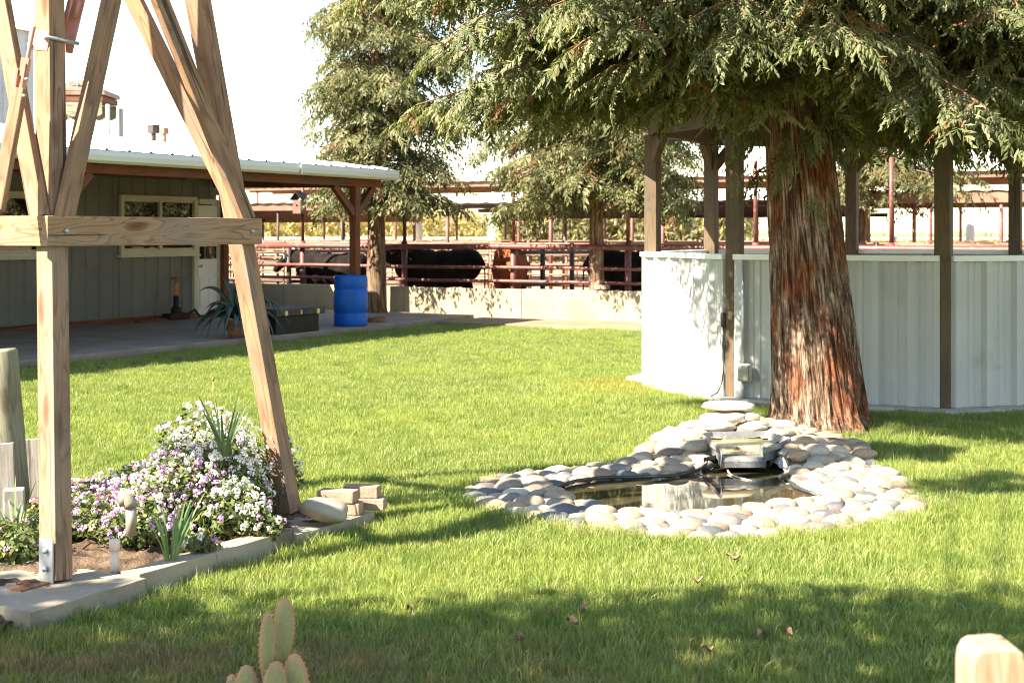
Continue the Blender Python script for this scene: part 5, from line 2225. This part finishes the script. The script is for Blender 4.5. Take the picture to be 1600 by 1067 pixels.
for az, L_, up, dr, w in ((178, 1.02, 62, .50, .15), (200, .80, 55, 1.0, .15), (230, .75, 50, 1.1, .16), (255, .70, 55, 1.15, .17), (285, .72, 50, 1.1, .16),
                          (310, .85, 55, 1.05, .15), (335, .92, 58, .75, .14), (352, .95, 48, .85, .13), (20, 1.0, 78, .12, .16), (60, .85, 80, .2, .14), (110, .8, 72, .4, .14),
                          (150, .85, 75, .25, .14), (165, .68, 48, .55, .12), (270, .7, 80, .35, .14), (215, .62, 60, .8, .12), (300, .6, 68, .7, .13), (240, .78, 35, .95, .12), (325, .74, 35, .95, .12),
                          (190, .72, 35, .9, .12), (40, .8, 50, .7, .13), (205, .66, 25, .75, .11), (222, .6, 20, .7, .12), (250, .62, 22, .72, .12), (275, .6, 22, .7, .12), (295, .66, 25, .75, .12), (315, .62, 22, .72, .11), (345, .7, 30, .8, .12), (170, .7, 30, .8, .12)):
    agave_leaf(R(az), L_, R(up), dr, w)

# bottle jack with an orange handle on a plank
jk = thing('floor_jack', G(275, 506, .10), 'old black floor jack with orange handle against the porch wall', 'jack')
jc = NU(HW_N + .35, 19.55, .10)
jk.location = jc
q = MB()
q.obox(jc + Vector((0, 0, .075)), (.20, .5, .10), RNU)
q.lathe(jc + Vector((0, 0, .12)), [(.09, 0), (.09, .10), (.05, .13), (.05, .30), (.03, .32), (.03, .36)], 16)
q.build('body', M['black'], jk, bevel=.004)
q = MB()
q.tube([jc + Vector((0, 0, .40)), jc + Vector((.0, 0, .66))], .032, 12)
q.build('handle', M['orange'], jk)
q = MB()
q.tube([jc + Vector((0, 0, .64)), jc + Vector((0, 0, .76))], .016, 8)
q.tube([jc + Vector((-.09, 0, .74)), jc + Vector((.04, 0, .77))], .018, 8)
q.tube([jc + Vector((.0, 0, .34)), jc + Vector((.13, -.02, .30))], .016, 8)
q.build('grip', M['rust'], jk)
q = MB()
q.tube([jc + U2 * .2 + Vector((0, 0, .06)), jc + U2 * .5 + Vector((0, 0, .16)), jc + U2 * .62 + Vector((0, 0, .04))], .025, 8)
q.build('lever', M['black'], jk)
q = MB()
q.obox(NU(HW_N + .32, 19.35, .125), (.14, 1.5, .045), RNU)
tag(q.build('plank', M['stain_wood'], bevel=.004), 'dark wooden plank lying along the foot of the porch wall', 'plank')
q = MB()
q.obox(NU(-13.86, 16.95, .14), (.20, .34, .07), RNU)
tag(q.build('clay_brick', M['terracotta'], bevel=.008), 'orange clay brick on the porch edge below the agave', 'brick')
# rusty pan on the slab by the barrel
q = MB()
pc_ = G(585, 508, .055)
q.lathe(pc_ + Vector((0, .25, .0)), [(.16, 0), (.19, .12), (.18, .12), (.155, .01), (0, .01)], 18)
tag(q.build('rusty_pan', M['rust']), 'dark rusty pan on the ground between barrel and tree', 'pan')

# a few dry leaves on the grass
for i, (px, py, s) in enumerate(((1090, 907, .05), (912, 951, .04), (895, 971, .055), (1190, 990, .05), (1232, 988, .04), (1105, 1014, .05), (812, 998, .05), (1146, 871, .07), (862, 960, .035), (640, 950, .035))):
    c = G(px, py, .05)
    s *= .7
    q = MB()
    vs = []
    a = i * 1.3
    for u_ in range(5):
        for v_ in range(3):
            x = (u_ / 4 - .5) * s * 1.5
            wd = math.sin(math.pi * (.08 + .84 * u_ / 4)) * s * .5
            y = (v_ - 1) * wd
            z = .012 * math.cos(u_ * 1.5 + i) + abs(v_ - 1) * .012
            vs.append((c.x + x * math.cos(a) - y * math.sin(a), c.y + x * math.sin(a) + y * math.cos(a), c.z + z))
    q.add(vs, [(u_ * 3 + v_, (u_ + 1) * 3 + v_, (u_ + 1) * 3 + v_ + 1, u_ * 3 + v_ + 1) for u_ in range(4) for v_ in range(2)], 0, None, True)
    tag(q.build('fallen_leaf', M['dry_leaf']), 'small dry brown leaf lying on the lawn grass', 'leaf', 'dry leaves on the lawn')
# ================================================================== grass (one scatter, nobody could count it)
M['grass'] = leafy('grass_blade', [(0, (.045, .085, .012)), (.5, (.105, .165, .022)), (.85, (.20, .25, .045)), (1, (.38, .33, .13))], .42, .5)


def grass_mat():
    m, nt, b, out = new_mat('lawn_grass')
    a = nd(nt, 'ShaderNodeAttribute', attribute_name='tint')
    col = ramp(nt, a.outputs['Fac'], [(0, (.066, .105, .018)), (.5, (.198, .252, .048)), (.85, (.40, .445, .13)), (1, (.52, .46, .24))])
    g = nd(nt, 'ShaderNodeNewGeometry')
    # broad lighter / yellower and darker patches
    n1 = noise_tex(nt, g.outputs['Position'], .55, 3)
    n2 = noise_tex(nt, g.outputs['Position'], 2.6, 4)
    col = mix_col(nt, ramp(nt, n1, [(.4, (0, 0, 0)), (.68, (.6, .6, .6))]), col, (.32, .365, .075))
    col = mix_col(nt, ramp(nt, n2, [(.52, (0, 0, 0)), (.70, (.65, .65, .65))]), col, (.115, .19, .026))
    # worn, dry turf in the nearest strip and by the slab corner
    sp = nd(nt, 'ShaderNodeSeparateXYZ')
    nt.links.new(g.outputs['Position'], sp.inputs[0])
    near = nd(nt, 'ShaderNodeMapRange')
    near.inputs[1].default_value, near.inputs[2].default_value = 6.0, 5.45
    nt.links.new(sp.outputs['Y'], near.inputs[0])
    n3 = noise_tex(nt, g.outputs['Position'], 3.2, 5, .65)
    left = nd(nt, 'ShaderNodeMapRange')
    left.inputs[1].default_value, left.inputs[2].default_value = 1.6, -.9
    nt.links.new(sp.outputs['X'], left.inputs[0])
    mm = nd(nt, 'ShaderNodeMath', operation='MULTIPLY')
    nt.links.new(near.outputs[0], mm.inputs[0]); nt.links.new(left.outputs[0], mm.inputs[1])
    m2 = nd(nt, 'ShaderNodeMath', operation='MULTIPLY')
    nt.links.new(mm.outputs[0], m2.inputs[0])
    nt.links.new(ramp(nt, n3, [(.34, (0, 0, 0)), (.54, (.95, .95, .95))]), m2.inputs[1])
    col = mix_col(nt, m2.outputs[0], col, (.30, .215, .10))
    ds = nd(nt, 'ShaderNodeVectorMath', operation='DISTANCE')
    nt.links.new(g.outputs['Position'], ds.inputs[0])
    ds.inputs[1].default_value = (1.25, 15.4, 0)
    dr = nd(nt, 'ShaderNodeMapRange')
    dr.inputs[1].default_value, dr.inputs[2].default_value, dr.inputs[4].default_value = 1.0, .2, .75
    nt.links.new(ds.outputs['Value'], dr.inputs[0])
    col = mix_col(nt, dr.outputs[0], col, (.34, .30, .07))
    nt.links.new(col, b.inputs['Base Color'])
    b.inputs['Roughness'].default_value = .45
    b.inputs['Specular IOR Level'].default_value = .4
    tr = nd(nt, 'ShaderNodeBsdfTranslucent')
    nt.links.new(mix_col(nt, 1.0, col, (1.0, 1.0, .6), 'MULTIPLY'), tr.inputs[0])
    ms = nd(nt, 'ShaderNodeMixShader')
    ms.inputs[0].default_value = .4
    nt.links.new(b.outputs[0], ms.inputs[1]); nt.links.new(tr.outputs[0], ms.inputs[2])
    nt.links.new(ms.outputs[0], out.inputs[0])
    return m


M['grass'] = grass_mat()
tufts = bpy.data.collections.new('grass_tufts')


def tuft(seed, blades, rad, h, w, dry=.05, lean=.75):
    r = np.random.default_rng(seed)
    V, T, Fq = [], [], []
    for i in range(blades):
        a, rr = r.uniform(0, 6.283), rad * math.sqrt(r.random())
        b = np.array([math.cos(a) * rr, math.sin(a) * rr, 0])
        az = r.uniform(0, 6.283)
        d = np.array([math.cos(az), math.sin(az), 0])
        fa = r.uniform(0, 6.283)
        s = np.array([math.cos(fa), math.sin(fa), 0])
        hh = h * r.uniform(.55, 1.15)
        ln = hh * r.uniform(.15, lean)
        ww = w * r.uniform(.7, 1.3) / 2
        p1 = b + np.array([0, 0, hh * .55]) + d * ln * .3
        p2 = b + np.array([0, 0, hh * (1 - .25 * ln / hh)]) + d * ln
        k = len(V)
        V += [b - s * ww, b + s * ww, p1 + s * ww * .85, p1 - s * ww * .85, p2]
        Fq += [(k, k + 1, k + 2, k + 3), (k + 3, k + 2, k + 4)]
        t = .97 if r.random() < dry else float(np.clip(r.normal(.5, .2), 0, .86))
        T += [t, t]
    me = bpy.data.meshes.new('grass_tuft')
    me.from_pydata([tuple(v) for v in V], [], Fq)
    at_ = me.attributes.new('tint', 'FLOAT', 'FACE')
    at_.data.foreach_set('value', np.array(T, dtype=np.float32))
    me.materials.append(M['grass'])
    o = bpy.data.objects.new('grass_tuft', me)
    tufts.objects.link(o)


for s in range(6): tuft(100 + s, 140, .11, .052, .0025)
tuft(120, 90, .12, .050, .0030, .30, .95)
tuft(121, 70, .10, .072, .0036, .03, .9)

OUT2 = [(p.x, p.y) for p in OUT]
cell = .10
bedp = [NU(-8.2, 3.9), NU(-4.60, 3.9), NU(-4.57, 4.16), NU(-4.54, 4.85), NU(-4.58, 5.97), NU(-4.57, 6.72), NU(-8.2, 6.78)]
bed2 = [(p.x, p.y) for p in bedp[:]]
bed2[0:2] = [tuple(NU(-8.2, 4.15).xy), tuple(NU(-4.57, 4.15).xy)]
slab2 = [tuple(oct_(k, PR + .31, 0).xy) for k in range(8)]
vs, fs, dens, ids = [], [], [], {}


def gv(i, j):
    if (i, j) not in ids:
        ids[(i, j)] = len(vs)
        vs.append((i * cell, j * cell, 0))
        Y = j * cell
        dens.append(170 if Y < 7.5 else (170 - (Y - 7.5) * 16 if Y < 12.5 else max(50, 90 - (Y - 12.5) * 4)))
    return ids[(i, j)]


for j in range(int(3.9 / cell), int(26 / cell)):
    Y = (j + .5) * cell
    half = .40 * Y + .9
    for i in range(int(-half / cell) - 1, int(half / cell) + 2):
        X = (i + .5) * cell
        n, u = toNU((X, Y))
        if n < -13.68 or u > LAWN_U - .01: continue
        if inside(X, Y, OUT2) and edge_dist(X, Y, OUT2) > .02: continue
        if inside(X, Y, bed2): continue
        if inside(X, Y, slab2): continue
        if math.hypot(X - T0.x, Y - T0.y) < .43: continue
        fs.append((gv(i, j), gv(i + 1, j), gv(i + 1, j + 1), gv(i, j + 1)))
me = bpy.data.meshes.new('grass')
me.from_pydata(vs, [], fs)
da = me.attributes.new('dens', 'FLOAT', 'POINT')
da.data.foreach_set('value', np.array(dens, dtype=np.float32))
hg = me.attributes.new('hgt', 'FLOAT', 'POINT')
hv = []
for p_ in vs:
    e_ = min(edge_dist(p_[0], p_[1], OUT2), edge_dist(p_[0], p_[1], bed2), edge_dist(p_[0], p_[1], slab2))
    hv.append(1 + .32 * math.exp(-e_ / .10) + .32 * noise.noise(Vector((p_[0] * 1.7, p_[1] * 1.7, 0))) + .25 * noise.noise(Vector((p_[0] * 5, p_[1] * 5, 9))))
hg.data.foreach_set('value', np.array(hv, dtype=np.float32))
me.materials.append(M['grass'])
go = bpy.data.objects.new('grass', me)
COL.objects.link(go)
tag(go, 'short green lawn grass around the pond', 'grass', kind='stuff')
ng = bpy.data.node_groups.new('grass_scatter', 'GeometryNodeTree')
ng.interface.new_socket('Geometry', in_out='INPUT', socket_type='NodeSocketGeometry')
ng.interface.new_socket('Geometry', in_out='OUTPUT', socket_type='NodeSocketGeometry')
N = ng.nodes
gi, gout = N.new('NodeGroupInput'), N.new('NodeGroupOutput')
dp = N.new('GeometryNodeDistributePointsOnFaces')
na = N.new('GeometryNodeInputNamedAttribute'); na.data_type = 'FLOAT'; na.inputs[0].default_value = 'dens'
ip = N.new('GeometryNodeInstanceOnPoints'); ip.inputs['Pick Instance'].default_value = True
ci = N.new('GeometryNodeCollectionInfo'); ci.inputs['Collection'].default_value = tufts
ci.inputs['Separate Children'].default_value = True; ci.inputs['Reset Children'].default_value = True
rv = N.new('FunctionNodeRandomValue'); rv.data_type = 'FLOAT_VECTOR'
rv.inputs[0].default_value = (-.12, -.12, 0); rv.inputs[1].default_value = (.12, .12, 6.283)
rs_ = N.new('FunctionNodeRandomValue'); rs_.data_type = 'FLOAT_VECTOR'
rs_.inputs[0].default_value = (.8, .8, .7); rs_.inputs[1].default_value = (1.2, 1.2, 1.35); rs_.inputs['Seed'].default_value = 4
lk = ng.links.new
lk(gi.outputs[0], dp.inputs['Mesh'])
lk(na.outputs[0], dp.inputs['Density'])
lk(dp.outputs['Points'], ip.inputs['Points'])
lk(ci.outputs[0], ip.inputs['Instance'])
lk(rv.outputs[0], ip.inputs['Rotation'])
nh = N.new('GeometryNodeInputNamedAttribute'); nh.data_type = 'FLOAT'; nh.inputs[0].default_value = 'hgt'
cx_ = N.new('ShaderNodeCombineXYZ'); cx_.inputs[0].default_value = 1; cx_.inputs[1].default_value = 1
vm_ = N.new('ShaderNodeVectorMath'); vm_.operation = 'MULTIPLY'
lk(nh.outputs[0], cx_.inputs[2])
lk(cx_.outputs[0], vm_.inputs[0])
lk(rs_.outputs[0], vm_.inputs[1])
lk(vm_.outputs[0], ip.inputs['Scale'])
lk(ip.outputs[0], gout.inputs[0])
md = go.modifiers.new('scatter', 'NODES')
md.node_group = ng
# ================================================================== sky, sun, camera
w = bpy.data.worlds.new('World')
scene.world = w
w.use_nodes = True
nt = w.node_tree
sky = nt.nodes.new('ShaderNodeTexSky')
sky.sky_type = 'NISHITA'
sky.sun_disc = False
sky.sun_elevation = SUN_EL
sky.sun_rotation = math.atan2(SUN_DIR.x, SUN_DIR.y)
sky.air_density = 1.25
sky.dust_density = .3
sky.ozone_density = .35
bgn = nt.nodes['Background']
nt.links.new(sky.outputs[0], bgn.inputs[0])
bgn.inputs[1].default_value = .075

sl = bpy.data.lights.new('sun', 'SUN')
sl.energy = 5.0
sl.angle = R(.5)
sl.color = (1.0, .92, .77)
so = bpy.data.objects.new('sun', sl)
COL.objects.link(so)
so.location = SUN_DIR * 30
so.rotation_euler = (-SUN_DIR).to_track_quat('-Z', 'Y').to_euler()

cam = bpy.data.cameras.new('camera')
cam.lens = 50
cam.sensor_width = 36
cam.shift_y = -(533.5 - HY) / 1600
cam.clip_start = .05
cam.clip_end = 3000
cam.dof.use_dof = True
cam.dof.focus_distance = 8.8
cam.dof.aperture_fstop = 4.5
co = bpy.data.objects.new('camera', cam)
COL.objects.link(co)
co.location = (0, 0, CH)
co.rotation_euler = (R(90), 0, 0)
scene.camera = co

scene.view_settings.view_transform = 'Standard'
scene.view_settings.look = 'None'
scene.view_settings.exposure = 2.36
scene.view_settings.gamma = 1.0
cy = scene.cycles
cy.use_denoising = True
cy.pixel_filter_type = 'BLACKMAN_HARRIS'
cy.filter_width = 1.05
cy.max_bounces = 6
cy.diffuse_bounces = 3
cy.glossy_bounces = 3
cy.transmission_bounces = 4
cy.transparent_max_bounces = 4
cy.caustics_reflective = False
cy.caustics_refractive = False
